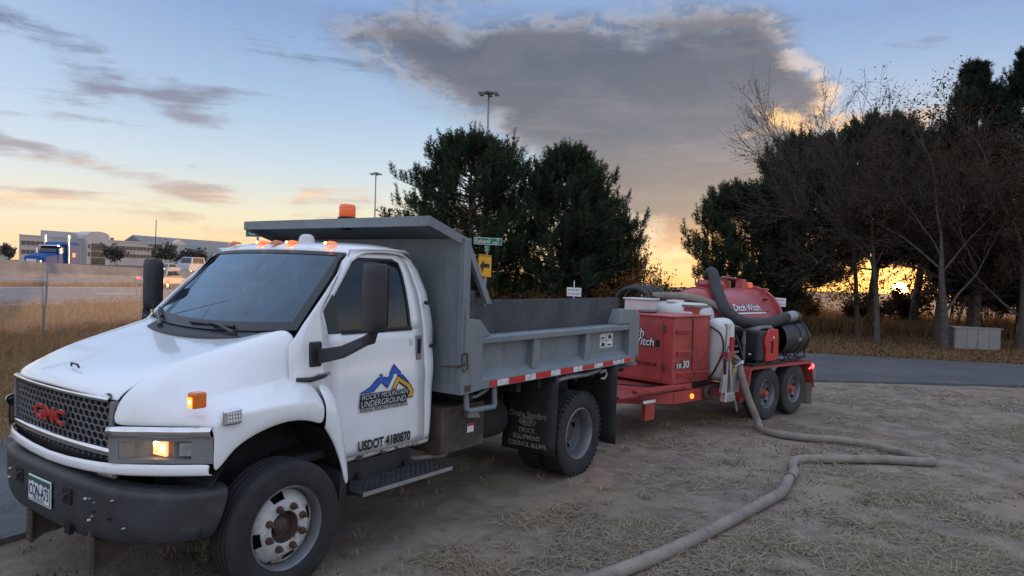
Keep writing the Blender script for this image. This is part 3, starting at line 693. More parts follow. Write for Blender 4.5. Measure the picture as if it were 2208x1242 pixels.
# ---- bumper
BP = [(-.36,1.060),(-.48,1.048),(-.60,1.0),(-.72,.88),(-.815,.70),(-.860,.48),(-.870,.25),(-.872,0)]
def plan_off(P, d):
    out = []
    for i, p in enumerate(P):
        a, c = P[max(0, i-1)], P[min(len(P)-1, i+1)]; t = Vector((c[0]-a[0], c[1]-a[1])).normalized(); n = Vector((t.y, -t.x))
        if n.dot(Vector((.3-p[0], -p[1]))) < 0: n = -n
        out.append((p[0]+n.x*d, p[1]+n.y*d))
    return out
def brow(z, off, zr=0, end=-.36):
    P = [(max(end, -.36) if i == 0 else u, v) for i, (u, v) in enumerate(BP)]; P[0] = (end, P[0][1]-.0 if end == -.36 else float(np.interp(end, [-.48,-.36], [1.048,1.060])))
    P = P+[(u, -v) for u, v in P[-2::-1]]
    return [(u, v, z+zr*max(0, abs(v)-.45)) for u, v in plan_off(P, off)]
b = TB(); b.grid([brow(.745,.13,-.06), brow(.745,.045,-.06), brow(.725,.0,-.05), brow(.58,.0,.0,-.385), brow(.47,.006,.02,-.425), brow(.415,.03,.05,-.44), brow(.42,.09,.05,-.44)])
bumper = crease(b.build('front_bumper', 'bumper_dark', truck, smooth=True, subd=2, solid=.008), 15, None, {1: .6, 2: .8, 3: .2, 5: .7})
for vv in (-.315, .315):
    t_ = TB(); t_.box(-.8745,-.855, vv-.055, vv+.055, .575, .665); t_.build('tow_opening', 'seam_black', bumper, bevel=.012)
    t_ = TB(); t_.tube([(-.868,vv-.02,.60),(-.882,vv-.01,.615),(-.882,vv+.01,.635),(-.868,vv+.02,.64)], .007, 6); t_.build('tow_hook', 'rust_steel', bumper)
t_ = TB(); t_.box(-.874,-.85,.30,.36,.415,.475); t_.build('notch', 'seam_black', bumper)
for vv, zz in ((.50,.64),(.535,.645),(.57,.63),(.565,.58),(.555,.555),(.53,.53),(-.5,.62),(-.53,.56),(.70,.66),(.68,.56),(.76,.52)):
    q = TB(); u_ = np.interp(vv, [v for u, v in BP[::-1]], [u for u, v in BP[::-1]]) if vv > 0 else np.interp(-vv, [v for u, v in BP[::-1]], [u for u, v in BP[::-1]])
    q.cyl((u_+.01, vv, zz), (u_-.006, vv, zz), .007, .006, 8); q.build('bolt', random.Random(int(vv*1000)).choice(['steel','decal_white','seam_black']), bumper)
pl = TB(); pl.box(-.885,-.879,-.150,.150,.512,.662); plate = pl.build('licence_plate', 'plate_white', truck, bevel=.003)
PX = -.8865
def pflat(name, pts, m, d=0): flat(plate, name, pts, (PX-d, 0, .587), (0,1,0), (0,0,1), m, True)
pflat('plate_border', [(-.143,-.066),(.143,-.066),(.143,.066),(-.143,.066)], 'plate_green')
pflat('plate_field', [(-.138,-.061),(.138,-.061),(.138,.061),(-.138,.061)], 'plate_white', .0008)
pflat('plate_sky', [(-.138,.061),(.138,.061),(.138,.040),(.115,.030),(.095,.042),(.06,.030),(.035,.045),(0,.032),(-.03,.044),(-.055,.034),(-.085,.048),(-.11,.036),(-.138,.042)], 'plate_green', .0016)
text(plate, 'plate_number', 'CQN-A73', .092, (PX-.0024, 0, .549), (0,1,0), (0,0,1), 'decal_navy', bold=.0015, sx=.66, align='CENTER', flip=True)
text(plate, 'plate_state', 'COLORADO', .024, (PX-.0024, 0, .530), (0,1,0), (0,0,1), 'plate_green', sx=1.15, align='CENTER', flip=True)
for vv in (-.265, .515):
    q = TB(); q.prism([(-.84,.44),(-.84,.225),(-.80,.225),(-.55,.36),(-.30,.42),(-.30,.60),(-.8,.60)], 'v', vv-.012, vv+.012); q.prism([(-.845,.44),(-.845,.225),(-.835,.225),(-.835,.44)], 'v', vv-.012, vv+.06); bk_ = q.build('plow_bracket', 'rust_steel', truck)
    for k in range(7):
        q = TB(); q.cyl((-.850, vv+.035, .25+k*.028), (-.842, vv+.035, .25+k*.028), .008, .008, 8); q.build('bolt_hole', 'rust_brown', bk_)
for vv in (-.60,.60):
    q = TB(); q.cyl((-.80,vv-.06,.778),(-.78,vv+.06,.778),.017,.017,10); q.build('hood_hinge', 'gray_plastic', truck, auto=40)

# ---- cab
def vz(z):   # half width of the cab side at height z
    return float(np.interp(z, [.60,.66,.80,1.05,1.16,1.24,1.48,1.62,1.75,1.9,1.98,2.03], [.875,.892,.900,.902,.912,.898,.888,.872,.848,.812,.788,.755]))
ZL = [.645,.70,.80,.95,1.05,1.12,1.17,1.22,1.32,1.42,1.48]
ZU = [1.48,1.55,1.62,1.75,1.88,1.96,1.985]
uA = lambda z: float(np.interp(z, [0,1.44,1.50,1.56,2.03], [.12,.12,.195,.235,.70]))          # windscreen side of the pillar
uD = lambda z: float(np.interp(z, [.60,1.05,1.48,1.62,1.97,2.02], [.47,.442,.408,.362,.625,.71])) # door front edge
uW0 = lambda z: float(np.interp(z, [1.48,1.55,1.62,1.97,1.985], [.428,.418,.402,.70,.76]))
uW1 = lambda z: float(np.interp(z, [1.48,1.75,1.93,1.97,1.985], [1.190,1.170,1.150,1.125,1.07]))
uD1 = lambda z: float(np.interp(z, [.6,1.5,1.75,1.95,2.03], [1.345,1.305,1.275,1.215,1.16]))
uR = lambda z: float(np.interp(z, [.60,1.2,1.54,1.75,1.9,1.98,2.03], [1.398,1.408,1.408,1.372,1.315,1.26,1.20]))
def strip_uz(mb, zs, f0, f1, s, n=4, dv=0.0, e0=0.0, e1=0.0):
    mb.grid([[(f0(z)+e0+(f1(z)+e1-f0(z)-e0)*k/n, (vz(z)+dv)*s, z) for k in range(n+1)] for z in zs])
def cabside(s):
    m = TB()
    strip_uz(m, [1.0,1.12,1.17,1.22,1.32,1.42,1.48]+ZU[1:]+[2.03], uA, uD, s, 3, e1=-.004)
    m.build('cowl_side', 'white_paint', truck, smooth=True, solid=.02)
    m = TB(); strip_uz(m, [.645,.70,.80,.95,1.05,1.12,1.17,1.22,1.32,1.48,1.55,1.62,1.75,1.88,1.96,2.03], uD1, uR, s, 3, e0=.005)
    # round the rear corner on to the back wall
    m.grid([[(uR(z), vz(z)*s, z), (uR(z)+.022, (vz(z)-.03)*s, z), (uR(z)+.03, (vz(z)-.09)*s, z)] for z in (.645,.80,1.05,1.17,1.32,1.54,1.75,1.9,1.98,2.03)])
    m.build('cab_corner', 'white_paint', truck, smooth=True, solid=.02)
    d = TB()
    strip_uz(d, ZL, uD, uD1, s, 8, .002, .007, -.007)
    strip_uz(d, ZU, uD, uW0, s, 2, .002, .007)
    strip_uz(d, ZU, uW1, uD1, s, 2, .002, 0, -.007)
    strip_uz(d, [1.985,2.005,2.02], uD, uD1, s, 8, .002, .007, -.007)
    door = d.build('door', 'white_paint', truck, smooth=True, solid=.02, weld=.0005)
    # black frame, sail and pane
    g = TB()
    def ring(w):
        P = [(uW0(z)+w, vz(z)-.006, z) for z in (1.48+w, 1.55, 1.62, 1.75, 1.88, 1.965-w*.6)] + [(.77, vz(1.98)-.004, 1.985-w), (1.06, vz(1.98)-.004, 1.985-w)] + [(uW1(z)-w, vz(z)-.006, z) for z in (1.965-w*.6, 1.88, 1.75, 1.62, 1.55, 1.48+w)]
        return [(p[0], p[1]*s, p[2]) for p in P]
    A, B = ring(-.004), ring(.020); B2 = [(p[0], p[1]-.015*s, p[2]) for p in B]
    rows = [[A[i], B[i], B2[i]] for i in range(len(A))]; rows.append(rows[0]); g.grid(rows)
    g.build('window_seal', 'trim_black', door, solid=.004)
    g = TB(); g.poly([(uW0(1.49)-.005,(vz(1.49)+.004)*s,1.478),(uW0(1.62)-.012,(vz(1.62)+.004)*s,1.63),(.478,(vz(1.72)+.004)*s,1.735),(.520,(vz(1.49)+.004)*s,1.478)]); g.build('window_sail', 'bumper_dark', door, solid=.012)
    g = TB(); rows = []
    for z in (1.49,1.55,1.62,1.75,1.88,1.96,1.975): rows.append([(uW0(z)+.01+(uW1(z)-uW0(z)-.02)*k/4, (vz(z)-.014)*s, z) for k in range(5)])
    g.grid(rows); g.build('side_window', 'side_glass', door, smooth=True)
    g = TB(); g.box(.53,1.185,(vz(1.48)+.003)*s-.004,(vz(1.48)+.003)*s+.004,1.472,1.492); g.build('belt_molding', 'trim_black', door)
    # handle
    g = TB(); g.box(1.222,1.288,(vz(1.34)-.002)*s-.006,(vz(1.34)-.002)*s+.010,1.245,1.430); hd = g.build('door_handle', 'gray_plastic', door, bevel=.016, seg=3)
    g = TB(); g.box(1.238,1.272,(vz(1.34)+.0085)*s-.002,(vz(1.34)+.0085)*s+.002,1.300,1.405); g.build('handle_recess', 'seam_black', hd, bevel=.008)
    # sill with rust
    g = TB(); g.grid([[(u, (vz(z)-o)*s, z) for u in np.linspace(.50,1.40,10)] for z, o in ((.640,.001),(.620,.006),(.60,.03),(.60,.2))]); g.build('rocker_sill', 'white_paint_rusty', truck, solid=.01)
    # dark gap behind the shut lines
    g = TB(); strip_uz(g, [.65,1.05,1.48,1.55,1.62,1.75,1.88,1.96,2.0], lambda z: uD(z)-.02, lambda z: uD(z)+.02, s, 1, -.028); strip_uz(g, [.65,1.2,1.54,1.75,1.9,2.0], lambda z: uD1(z)-.02, lambda z: uD1(z)+.02, s, 1, -.028); g.build('shut_line', 'seam_black', truck)
    # grab handle behind the door
    g = TB(); g.tube([(1.322,.888*s,1.672),(1.330,.935*s,1.660),(1.345,.945*s,1.60),(1.372,.948*s,1.45),(1.380,.94*s,1.37),(1.380,.905*s,1.345)], [.016,.014,.012,.012,.014,.016], 8); g.build('grab_handle', 'black_plastic', truck, smooth=True)
    # hood latch
    g = TB(); g.tube([(.155,.925*s,1.218),(.24,.955*s,1.212),(.33,.955*s,1.224),(.40,.935*s,1.236)], [.012,.016,.014,.010], 8); lt = g.build('hood_latch', 'black_plastic', truck, smooth=True)
    g = TB(); g.box(.31,.40,.925*s-.015,.925*s+.03,1.226,1.240); g.build('latch_cap', 'decal_gray', lt, bevel=.005)
both(cabside)
# roof
rows = []
for u, z in ((.605,2.022),(.615,2.052),(.66,2.076),(.80,2.098),(1.0,2.106),(1.15,2.096),(1.21,2.075),(1.235,2.03)):
    r = []
    for t in (-1,-.97,-.86,-.5,0,.5,.86,.97,1):
        a = abs(t); e = .10*a**3 if u < .7 else 0
        r.append((u+e*.9, .80*t, z-.030*a**3-(.016 if a > .96 else 0)-(.032 if a == 1 else 0)))
    rows.append(r)
rf = TB(); rf.grid(rows); roof = rf.build('roof', 'white_paint', truck, smooth=True, subd=2, solid=.012)
for s in (-1,1):
    g = TB(); g.tube([(.68,.772*s,2.030),(.80,.80*s,2.042),(1.0,.803*s,2.048),(1.18,.80*s,2.042),(1.24,.785*s,2.028)], .010, 6); g.build('drip_rail', 'white_paint', roof, smooth=True)
def marker(v, u, lit):
    rows = []
    for k in range(9):
        a = math.pi*k/8; rows.append([(u-.045+.12*f, v+math.cos(a)*w_, 2.070+zz-.018*abs(v)**2+math.sin(a)*h_) for f, w_, h_, zz in ((0,.004,.002,-.006),(.12,.028,.018,-.003),(.4,.034,.026,.004),(.8,.018,.016,.010),(1,.003,.003,.012))])
    g = TB(); g.grid(rows); o = g.build('marker_lamp', 'amber_dull' if not lit else 'amber_marker', truck, smooth=True)
    if lit: c = TB(); c.lathe([(.0,.010),(.008,.006),(.010,0),(.008,-.006),(0,-.010)], (u-.034, v, 2.082-.018*v*v), 'z', 8); c.build('bulb', 'amber_core', o)
for v, lit in ((-.56,False),(-.17,True),(0,False),(.18,True),(.58,True)): marker(v, .645+.07*abs(v)**2, lit)
g = TB(); g.lathe([(.0,.075),(.03,.072),(.05,.058),(.060,.03),(.062,0)], (.90,.04,2.085), 'z', 20); g.build('roof_antenna_dome', 'tank_white', truck, smooth=True)
# back wall with window
g = TB(); g.box(1.425,1.435,-.82,.82,.64,1.50); g.hexa([(1.27,-.70,1.90),(1.30,-.70,1.90),(1.30,.70,1.90),(1.27,.70,1.90),(1.20,-.68,2.03),(1.23,-.68,2.03),(1.23,.68,2.03),(1.20,.68,2.03)]); g.build('cab_back', 'white_paint', truck)
# windscreen
def wsp(f, g):  # f across -1..1, g up 0..1
    a = abs(f); ub = .035+.165*a**2.2; ut = .595+.085*a**2.2
    vb, vt = .862, .752
    return (ub+(ut-ub)*g, f*(vb+(vt-vb)*g), 1.478+.034*a**2+(2.026-.016*a*a-1.478-.034*a**2)*g)
Fs = np.linspace(-1,1,15); Gs = np.linspace(0,1,9)
w = TB(); w.grid([[wsp(f*.985, .02+g*.965) for f in Fs] for g in Gs]); w.build('windscreen', 'windshield_glass', truck, smooth=True)
fr = TB()
def off(p, d=-.004): return (p[0]+d, p[1], p[2]-d*.6)
for f0, f1 in ((-1,-.94),(.925,1)): fr.grid([[off(wsp(f0+(f1-f0)*k/2, g)) for k in range(3)] for g in Gs])
fr.grid([[off(wsp(f, g)) for f in Fs] for g in (0,.05,.10)]); fr.grid([[off(wsp(f, g)) for f in Fs] for g in (.955,1.0)])
fr.build('windscreen_border', 'trim_black', truck, smooth=True)
# cowl and wipers
Fc = np.linspace(-.90,.90,13)
cw = TB(); cw.grid([[(wsp(f,0)[0]+d, wsp(f,0)[1]*k, wsp(f,0)[2]+z) for f in Fc] for d, k, z in ((.03,1,.0),(-.05,.995,-.022),(-.11,.96,-.040),(-.10,.96,-.08))]); cw.build('cowl_panel', 'black_plastic', truck, smooth=True)
def wiper(a, b, c):
    A, B, C = wsp(*a), wsp(*b), wsp(*c); o = empty('wiper'); o.parent = truck
    P = lambda p, d: (p[0]-d, p[1], p[2]+d*.9)
    q = TB(); q.tube([P(A,.012), P(B,.012)], .010, 6); q.build('wiper_blade', 'trim_black', o)
    m_ = tuple((x+y)/2 for x, y in zip(A, B)); base = (C[0]-.06, C[1], C[2]-.015)
    q = TB(); q.tube([base, tuple(x*.45+y*.55+z for x, y, z in zip(base, P(m_,.03), (0,0,.01))), P(m_,.028)], [.014,.010,.009], 6); q.tube([(base[0],base[1],base[2]-.04), (base[0],base[1],base[2]+.015)], .018, 8); q.build('wiper_arm', 'trim_black', o)
wiper((-.10,.045),(.46,.03),(.55,.0)); wiper((-.95,.10),(-.66,.03),(-.46,.0))
q = TB(); q.cyl((.16,-.79,1.49),(.16,-.79,1.515),.022,.016,10); q.cyl((.16,-.79,1.51),(.17,-.79,2.23),.0042,.0026,6); q.build('antenna', 'trim_black', truck)
# cabin
it = TB(); it.box(.12,.46,-.78,.78,1.15,1.40); it.hexa([(.14,-.78,1.40),(.42,-.78,1.40),(.42,.78,1.40),(.14,.78,1.40),(.2,-.76,1.44),(.36,-.74,1.47),(.36,.74,1.47),(.2,.76,1.44)]); it.box(.2,1.4,-.85,.85,.66,.72); it.build('dashboard', 'interior', truck, bevel=.02)
for vv, wd in ((.42,.24),(-.38,.36)):
    q = TB(); q.box(.72,1.18,vv-wd,vv+wd,1.02,1.16); q.hexa([(1.12,vv-wd,1.12),(1.25,vv-wd,1.12),(1.25,vv+wd,1.12),(1.12,vv+wd,1.12),(1.20,vv-wd*.92,1.68),(1.30,vv-wd*.92,1.68),(1.30,vv+wd*.92,1.68),(1.20,vv+wd*.92,1.68)]); q.box(1.22,1.30,vv-.12,vv+.12,1.69,1.86); q.build('seat', 'cloth_dark', truck, bevel=.03, seg=3)
q = TB(); pts = [(.55+.06*math.sin(a), .42+.19*math.cos(a), 1.44+.17*math.sin(a)) for a in np.linspace(0, 2*math.pi, 25)]; q.tube(pts, .014, 6, False); q.cyl((.40,.42,1.36),(.55,.42,1.44),.025); q.tube([(.555,.25,1.44),(.55,.42,1.43),(.555,.60,1.44)], .014, 6); q.build('steering_wheel', 'trim_black', truck, smooth=True)
ms = TB()
for k in range(-14, 15):
    v0 = k*.056
    for s in (-1,1):
        seg = []
        for j in range(9):
            seg.append((1.352, v0+s*.028*(j % 2), 1.52+j*.048))
        for p, p2 in zip(seg, seg[1:]):
            if abs(p[1]) < .74: ms.hexa([(p[0],p[1]-.004,p[2]),(p[0]+.004,p[1]-.004,p[2]),(p[0]+.004,p[1]+.004,p[2]),(p[0],p[1]+.004,p[2]),(p2[0],p2[1]-.004,p2[2]),(p2[0]+.004,p2[1]-.004,p2[2]),(p2[0]+.004,p2[1]+.004,p2[2]),(p2[0],p2[1]+.004,p2[2])])
ms.build('rear_window_guard', 'body_gray', truck)
q = TB(); q.tube([(.50,.0,1.92),(.52,.0,1.86)], .01, 6); q.box(.50,.53,-.13,.13,1.80,1.87); q.build('rear_view_mirror', 'trim_black', truck, bevel=.01)
# ---- mirrors
def mirror(s):
    o = empty('side_mirror'); o.parent = truck
    h = TB(); du = 0 if s > 0 else .05; u0, u1, v0, v1 = .33+du, .45+du, 1.28, 1.41
    rows = []
    for z, k in ((1.528,.80),(1.540,.95),(1.60,1.0),(1.75,1.0),(1.88,1.0),(1.925,.95),(1.938,.80)):
        uc, vc = (u0+u1)/2, (v0+v1)/2; hu, hv = (u1-u0)/2*k, (v1-v0)/2*k
        ring = []
        for a in range(16):
            t = 2*math.pi*a/16; cx_, sy_ = math.cos(t), math.sin(t); e = .45
            ring.append((uc+hu*math.copysign(abs(cx_)**e, cx_), (vc+hv*math.copysign(abs(sy_)**e, sy_))*s, z))
        rows.append(ring)
    h.grid(rows, True); i = len(h.f); h.f.append(tuple(range(16))); h.f.append(tuple(range(len(h.v)-16, len(h.v))))
    h.build('mirror_housing', 'black_plastic', o, auto=50)
    g = TB(); g.poly([(.453+du,1.295*s,1.56),(.453+du,1.395*s,1.56),(.453+du,1.395*s,1.91),(.453+du,1.295*s,1.91)]); g.build('mirror_glass', 'chrome', o)
    b = TB(); b.box(.255,.352,(vz(1.36)+.004)*s,(vz(1.36)+.034)*s,1.282,1.442) if s > 0 else b.box(.255,.352,(vz(1.36)+.034)*s,(vz(1.36)+.004)*s,1.282,1.442)
    b.build('mirror_base', 'black_plastic', o, bevel=.018, seg=3)
    a = TB(); A = [(.30,.93,1.300),(.345,.93,1.305),(.345,.93,1.395),(.30,.93,1.395)]; B = [(.335,1.10,1.345),(.385,1.10,1.35),(.385,1.10,1.430),(.335,1.10,1.425)]; Cc = [(.335,1.30,1.44),(.395,1.30,1.445),(.395,1.30,1.505),(.335,1.30,1.50)]; D = [(.35,1.33,1.455),(.42,1.33,1.455),(.43,1.35,1.54),(.36,1.35,1.54)]
    a.grid([[(p[0],p[1]*s,p[2]) for p in r] for r in (A,B,Cc,D)], True); a.f.append((0,1,2,3)); a.f.append((12,13,14,15)); a.build('mirror_arm', 'black_plastic', o, bevel=.008)
    if s > 0:
        flat(o, 'arm_badge', [(0,0),(.062,.012),(.066,.022),(.026,.020),(.028,.034),(.068,.038),(.070,.046),(.012,.040)], (.317,.94,1.326), (.25,.97,.25), (0,0,1), 'decal_gray', True)
both(mirror)
# ---- steps, tanks
def step(s):
    q = TB(); q.hexa([(.52,.84*s,.445),(1.43,.84*s,.445),(1.43,1.10*s,.43),(.56,1.10*s,.43),(.52,.84*s,.47),(1.43,.84*s,.47),(1.43,1.10*s,.462),(.56,1.10*s,.462)]); q.box(.60,1.30,.80*s-.01,.80*s+.012,.46,.58); st = q.build('running_board', 'diamond_plate', truck, bevel=.006)
    t = TB()
    for i in range(34):
        for j in range(9):
            u = .585+i*.0248; v = (.875+j*.0245)*s; a = .6 if (i+j) % 2 else -.6; c_, s_ = math.cos(a)*.010, math.sin(a)*.010; w1, w2 = -s_*.35, c_*.35
            zt = .4705-.008*(abs(v)-.84)/.26
            t.hexa([(u-c_,v-s_,zt-.002),(u+w1,v+w2,zt-.002),(u+c_,v+s_,zt-.002),(u-w1,v-w2,zt-.002),(u-c_*.7,v-s_*.7,zt+.0035),(u+w1*.7,v+w2*.7,zt+.0035),(u+c_*.7,v+s_*.7,zt+.0035),(u-w1*.7,v-w2*.7,zt+.0035)])
    if s > 0: tr = t.build('tread_plate', 'diamond_plate', st); tr['kind'] = 'stuff'
    g = TB(); g.box(.56,1.435,1.100*s-.003,1.100*s+.003,.44,.466); g.build('step_edge', 'aluminium', st)
    for u in (.75,1.2): g = TB(); g.box(u,u+.04,.5*s,.84*s,.44,.50) if s > 0 else g.box(u,u+.04,.84*s,.5*s,.44,.50); g.build('step_bracket', 'underbody', st)
both(step)
q = TB(); q.box(1.50,2.02,.55,.93,.50,.86); bb = q.build('battery_box', 'rust_steel', truck, bevel=.01)
g = TB(); g.box(1.80,1.88,.933,.936,.63,.70); g.build('warning_sticker', 'decal_white', bb); g = TB(); g.box(1.80,1.88,.9365,.938,.68,.70); g.build('sticker_stripe', 'tape_red', bb)
g = TB(); g.hexa([(1.76,.93,.76),(1.92,.93,.74),(1.92,.97,.74),(1.76,.97,.76),(1.76,.93,.82),(1.88,.93,.80),(1.88,.97,.80),(1.76,.97,.82)]); g.build('bent_bracket', 'galvanised', bb)
g = TB(); g.tube([(1.30,.60,.50),(1.40,.75,.47),(1.62,.85,.47),(1.80,.80,.50)], .016, 8); g.build('air_hose', 'hose_tan', truck, smooth=True)
g = TB(); g.lathe([(0,-.32),(.17,-.30),(.18,-.28),(.18,.28),(.17,.30),(0,.32)], (2.25,.62,.62), 'u', 20); g.build('air_tank', 'underbody', truck, auto=40)
g = TB(); g.box(1.55,2.45,-.95,-.55,.45,.88); g.build('fuel_tank', 'underbody', truck, bevel=.05, seg=3)
# ---- dump bed
q = TB(); q.box(1.52,4.40,-1.0,1.0,1.0,1.03)
for u in np.arange(1.7,4.3,.32): q.box(u,u+.06,-1.02,1.02,.90,1.0)
for s in (-1,1): q.box(1.6,4.35,.36*s-.05,.36*s+.05,.76,.90)
q.build('bed_floor', 'underbody', truck)
q = TB(); q.box(1.505,1.53,-1.085,1.085,.985,2.155); q.box(1.495,1.535,-1.085,1.085,.985,1.06); bh = q.build('bulkhead', 'body_gray', truck)
for s in (-1,1):
    g = TB(); g.box(1.485,1.565,1.085*s-.02,1.085*s+.035,.985,2.16) if s > 0 else g.box(1.485,1.565,1.085*s-.035,1.085*s+.02,.985,2.16); g.build('bulkhead_channel', 'body_gray', bh, bevel=.005)
    for z in (1.56,1.70): g = TB(); g.cyl((1.525,1.12*s,z),(1.525,1.128*s,z),.014,.012,10); g.build('bolt', 'galvanised', bh)
    g = TB(); g.hexa([(1.50,1.06*s,2.15),(1.565,1.06*s,2.15),(1.565,1.10*s,2.15),(1.50,1.10*s,2.15),(1.80,1.06*s,1.66),(1.865,1.06*s,1.66),(1.865,1.10*s,1.66),(1.80,1.10*s,1.66)]); g.build('strut', 'body_gray', bh, bevel=.004)
cn = TB()
cn.hexa([(1.12,-1.10,2.283),(1.545,-1.10,2.150),(1.545,1.10,2.150),(1.12,1.10,2.283),(1.12,-1.10,2.293),(1.545,-1.10,2.160),(1.545,1.10,2.160),(1.12,1.10,2.293)])
cn.box(1.115,1.127,-1.103,1.103,2.222,2.293)
for s in (-1,1): cn.hexa([(1.12,1.094*s,2.222),(1.545,1.094*s,2.09),(1.545,1.104*s,2.09),(1.12,1.104*s,2.222),(1.12,1.094*s,2.288),(1.545,1.094*s,2.155),(1.545,1.104*s,2.155),(1.12,1.104*s,2.288)])
canopy = cn.build('cab_shield', 'body_gray', bh)
def bedside(s):
    o = empty('bed_side'); o.parent = truck
    V = lambda a, b: (min(a*s, b*s), max(a*s, b*s))
    q = TB(); q.box(1.70,4.22,*V(1.02,1.035),1.03,1.40); q.build('side_panel', 'body_gray', o)
    q = TB(); q.prism([(V(1.0,1)[0]*0+1.0*s,1.352),(1.118*s,1.352),(1.122*s,1.362),(1.122*s,1.400),(1.105*s,1.418),(1.0*s,1.418)], 'u', 1.70, 4.22); q.build('top_rail', 'body_gray', o, bevel=.004)
    q = TB(); q.prism([(1.02*s,1.145),(1.035*s,1.145),(1.124*s,1.072),(1.124*s,1.005),(1.02*s,1.005)], 'u', 1.70, 4.30); q.build('rub_rail', 'body_gray', o, bevel=.004)
    q = TB(); q.prism([(1.515,.985),(1.735,1.0),(1.735,1.405),(1.835,1.42),(1.695,1.545),(1.500,1.552)], 'v', *V(.985,1.121)); q.build('front_post', 'body_gray', o, bevel=.006)
    q = TB(); q.prism([(3.965,1.42),(4.055,1.572),(4.375,1.562),(4.375,.985),(4.215,1.0),(4.215,1.42)], 'v', *V(.985,1.121)); q.build('rear_post', 'body_gray', o, bevel=.006)
    q = TB(); q.box(4.378,4.46,*V(.90,1.115),1.06,1.50); q.build('hinge_plate', 'body_gray', o, bevel=.008)
    q = TB(); q.hexa([(4.20,.95*s,.90),(4.42,.95*s,.96),(4.42,1.10*s,.96),(4.20,1.10*s,.985),(4.20,.95*s,.99),(4.46,.95*s,.985),(4.46,1.10*s,.985),(4.20,1.10*s,.995)]); q.build('rear_gusset', 'body_gray', o)
    for u0 in (2.45,3.33):
        q = TB(); q.hexa([(u0,1.03*s,1.11),(u0+.11,1.03*s,1.11),(u0+.11,1.10*s,1.095),(u0,1.10*s,1.095),(u0+.015,1.03*s,1.352),(u0+.095,1.03*s,1.352),(u0+.095,1.105*s,1.352),(u0+.015,1.105*s,1.352)]); q.build('side_stake', 'body_gray', o, bevel=.005)
    q = TB(); q.box(1.60,4.20,*V(.965,.985),1.32,1.687); q.box(1.60,4.20,*V(.985,.992),1.42,1.44); lb = q.build('side_board', 'liner_dark', o)
    for u in (1.66,1.90): g = TB(); g.cyl((u,.985*s,1.655),(u,.995*s,1.655),.013,.011,10); g.build('bolt', 'galvanised', lb)
    if s > 0:
        B_ = [1.83,1.927,2.08,2.316,2.468,2.707,2.864,3.09,3.249,3.48,3.647,3.863,4.10,4.26]
        rnd = random.Random(5)
        for i, (a, b) in enumerate(zip(B_, B_[1:])):
            q = TB(); n = 6; top = [(a+(b-a)*k/n, 1.062-(rnd.random()*.012 if 0 < k < n and i > 7 else 0)) for k in range(n+1)]; bot = [(a+(b-a)*k/n, 1.012+(rnd.random()*.010 if 0 < k < n and i > 7 else 0)) for k in range(n+1)]
            q.poly([(u,1.1265,z) for u, z in bot]+[(u,1.1265,z) for u, z in top[::-1]]); q.build('reflective_tape', 'tape_red' if i % 2 == 0 else 'tape_white', o)
        for i in range(2):
            for j in range(2): q = TB(); q.box(3.735+i*.14,3.86+i*.14,1.035,1.038,1.185+j*.075,1.252+j*.075); st = q.build('warning_sticker', 'decal_white', o); g = TB(); g.box(3.75+i*.14,3.83+i*.14,1.0385,1.0392,1.20+j*.075,1.215+j*.075) if (i+j) % 2 else g.prism([(3.755+i*.14,1.195+j*.075),(3.84+i*.14,1.20+j*.075),(3.81+i*.14,1.24+j*.075),(3.775+i*.14,1.235+j*.075)],'v',1.0385,1.0392); g.build('sticker_print', 'decal_black', st)
        q = TB(); q.tube([(1.615,1.06,1.0),(1.615,1.075,.86),(1.63,1.08,.845),(1.95,1.08,.838),(1.965,1.075,.85),(1.965,1.06,1.0)], .022, 8); q.build('bed_ladder', 'body_gray', o, auto=40)
        q = TB(); q.tube([(1.70,1.0,.93),(1.80,1.02,.93),(1.87,1.05,.97),(1.90,1.05,.985)], .014, 6); q.build('release_lever', 'galvanised', o)
        ch_ = empty('safety_chain'); ch_.parent = o
        for k in range(9):
            q = TB(); z = 1.62-k*.036; pts = [(1.512+.006*math.cos(a)*(1 if k % 2 else .2), 1.133+.006*math.cos(a)*(.2 if k % 2 else 1), z+.022*math.sin(a)) for a in np.linspace(0,2*math.pi,9)]; q.tube(pts, .0035, 5, False); q.build('chain_link', 'galvanised', ch_)
        q = TB(); q.tube([(1.50,1.13,1.30),(1.53,1.135,1.30),(1.535,1.14,1.18),(1.50,1.14,1.165),(1.475,1.135,1.19),(1.48,1.13,1.30)], .007, 6); q.build('chain_hook', 'rust_steel', ch_)
        q = TB(); q.tube([(1.36,1.0,1.208),(1.47,1.09,1.20),(1.515,1.13,1.22)], .010, 6); q.build('latch_rod', 'rust_brown', o)
        q = TB(); q.box(1.525,1.60,1.1215,1.123,1.005,1.055); q.build('rust_patch', 'rust_brown', o)
both(bedside)
q = TB(); q.box(4.40,4.44,-.96,.96,1.03,1.52); q.box(4.36,4.44,-.98,.98,1.50,1.56); tg = q.build('tailgate', 'body_gray', truck, bevel=.006)
for s in (-1,1):
    q = TB(); q.cyl((4.44,.98*s,1.30),(4.475,.98*s,1.30),.035,.03,12); q.build('tail_lamp', 'red_lit', truck, auto=40)
    q = TB(); q.box(4.42,4.46,.72*s-.12,.72*s+.12,.80,.90); q.build('rear_light_bar', 'underbody', truck)
q = TB(); q.box(4.30,4.45,-.35,.35,.45,.80); q.cyl((4.45,0,.55),(4.62,0,.55),.05,.04,10); q.build('hitch_plate', 'underbody', truck)
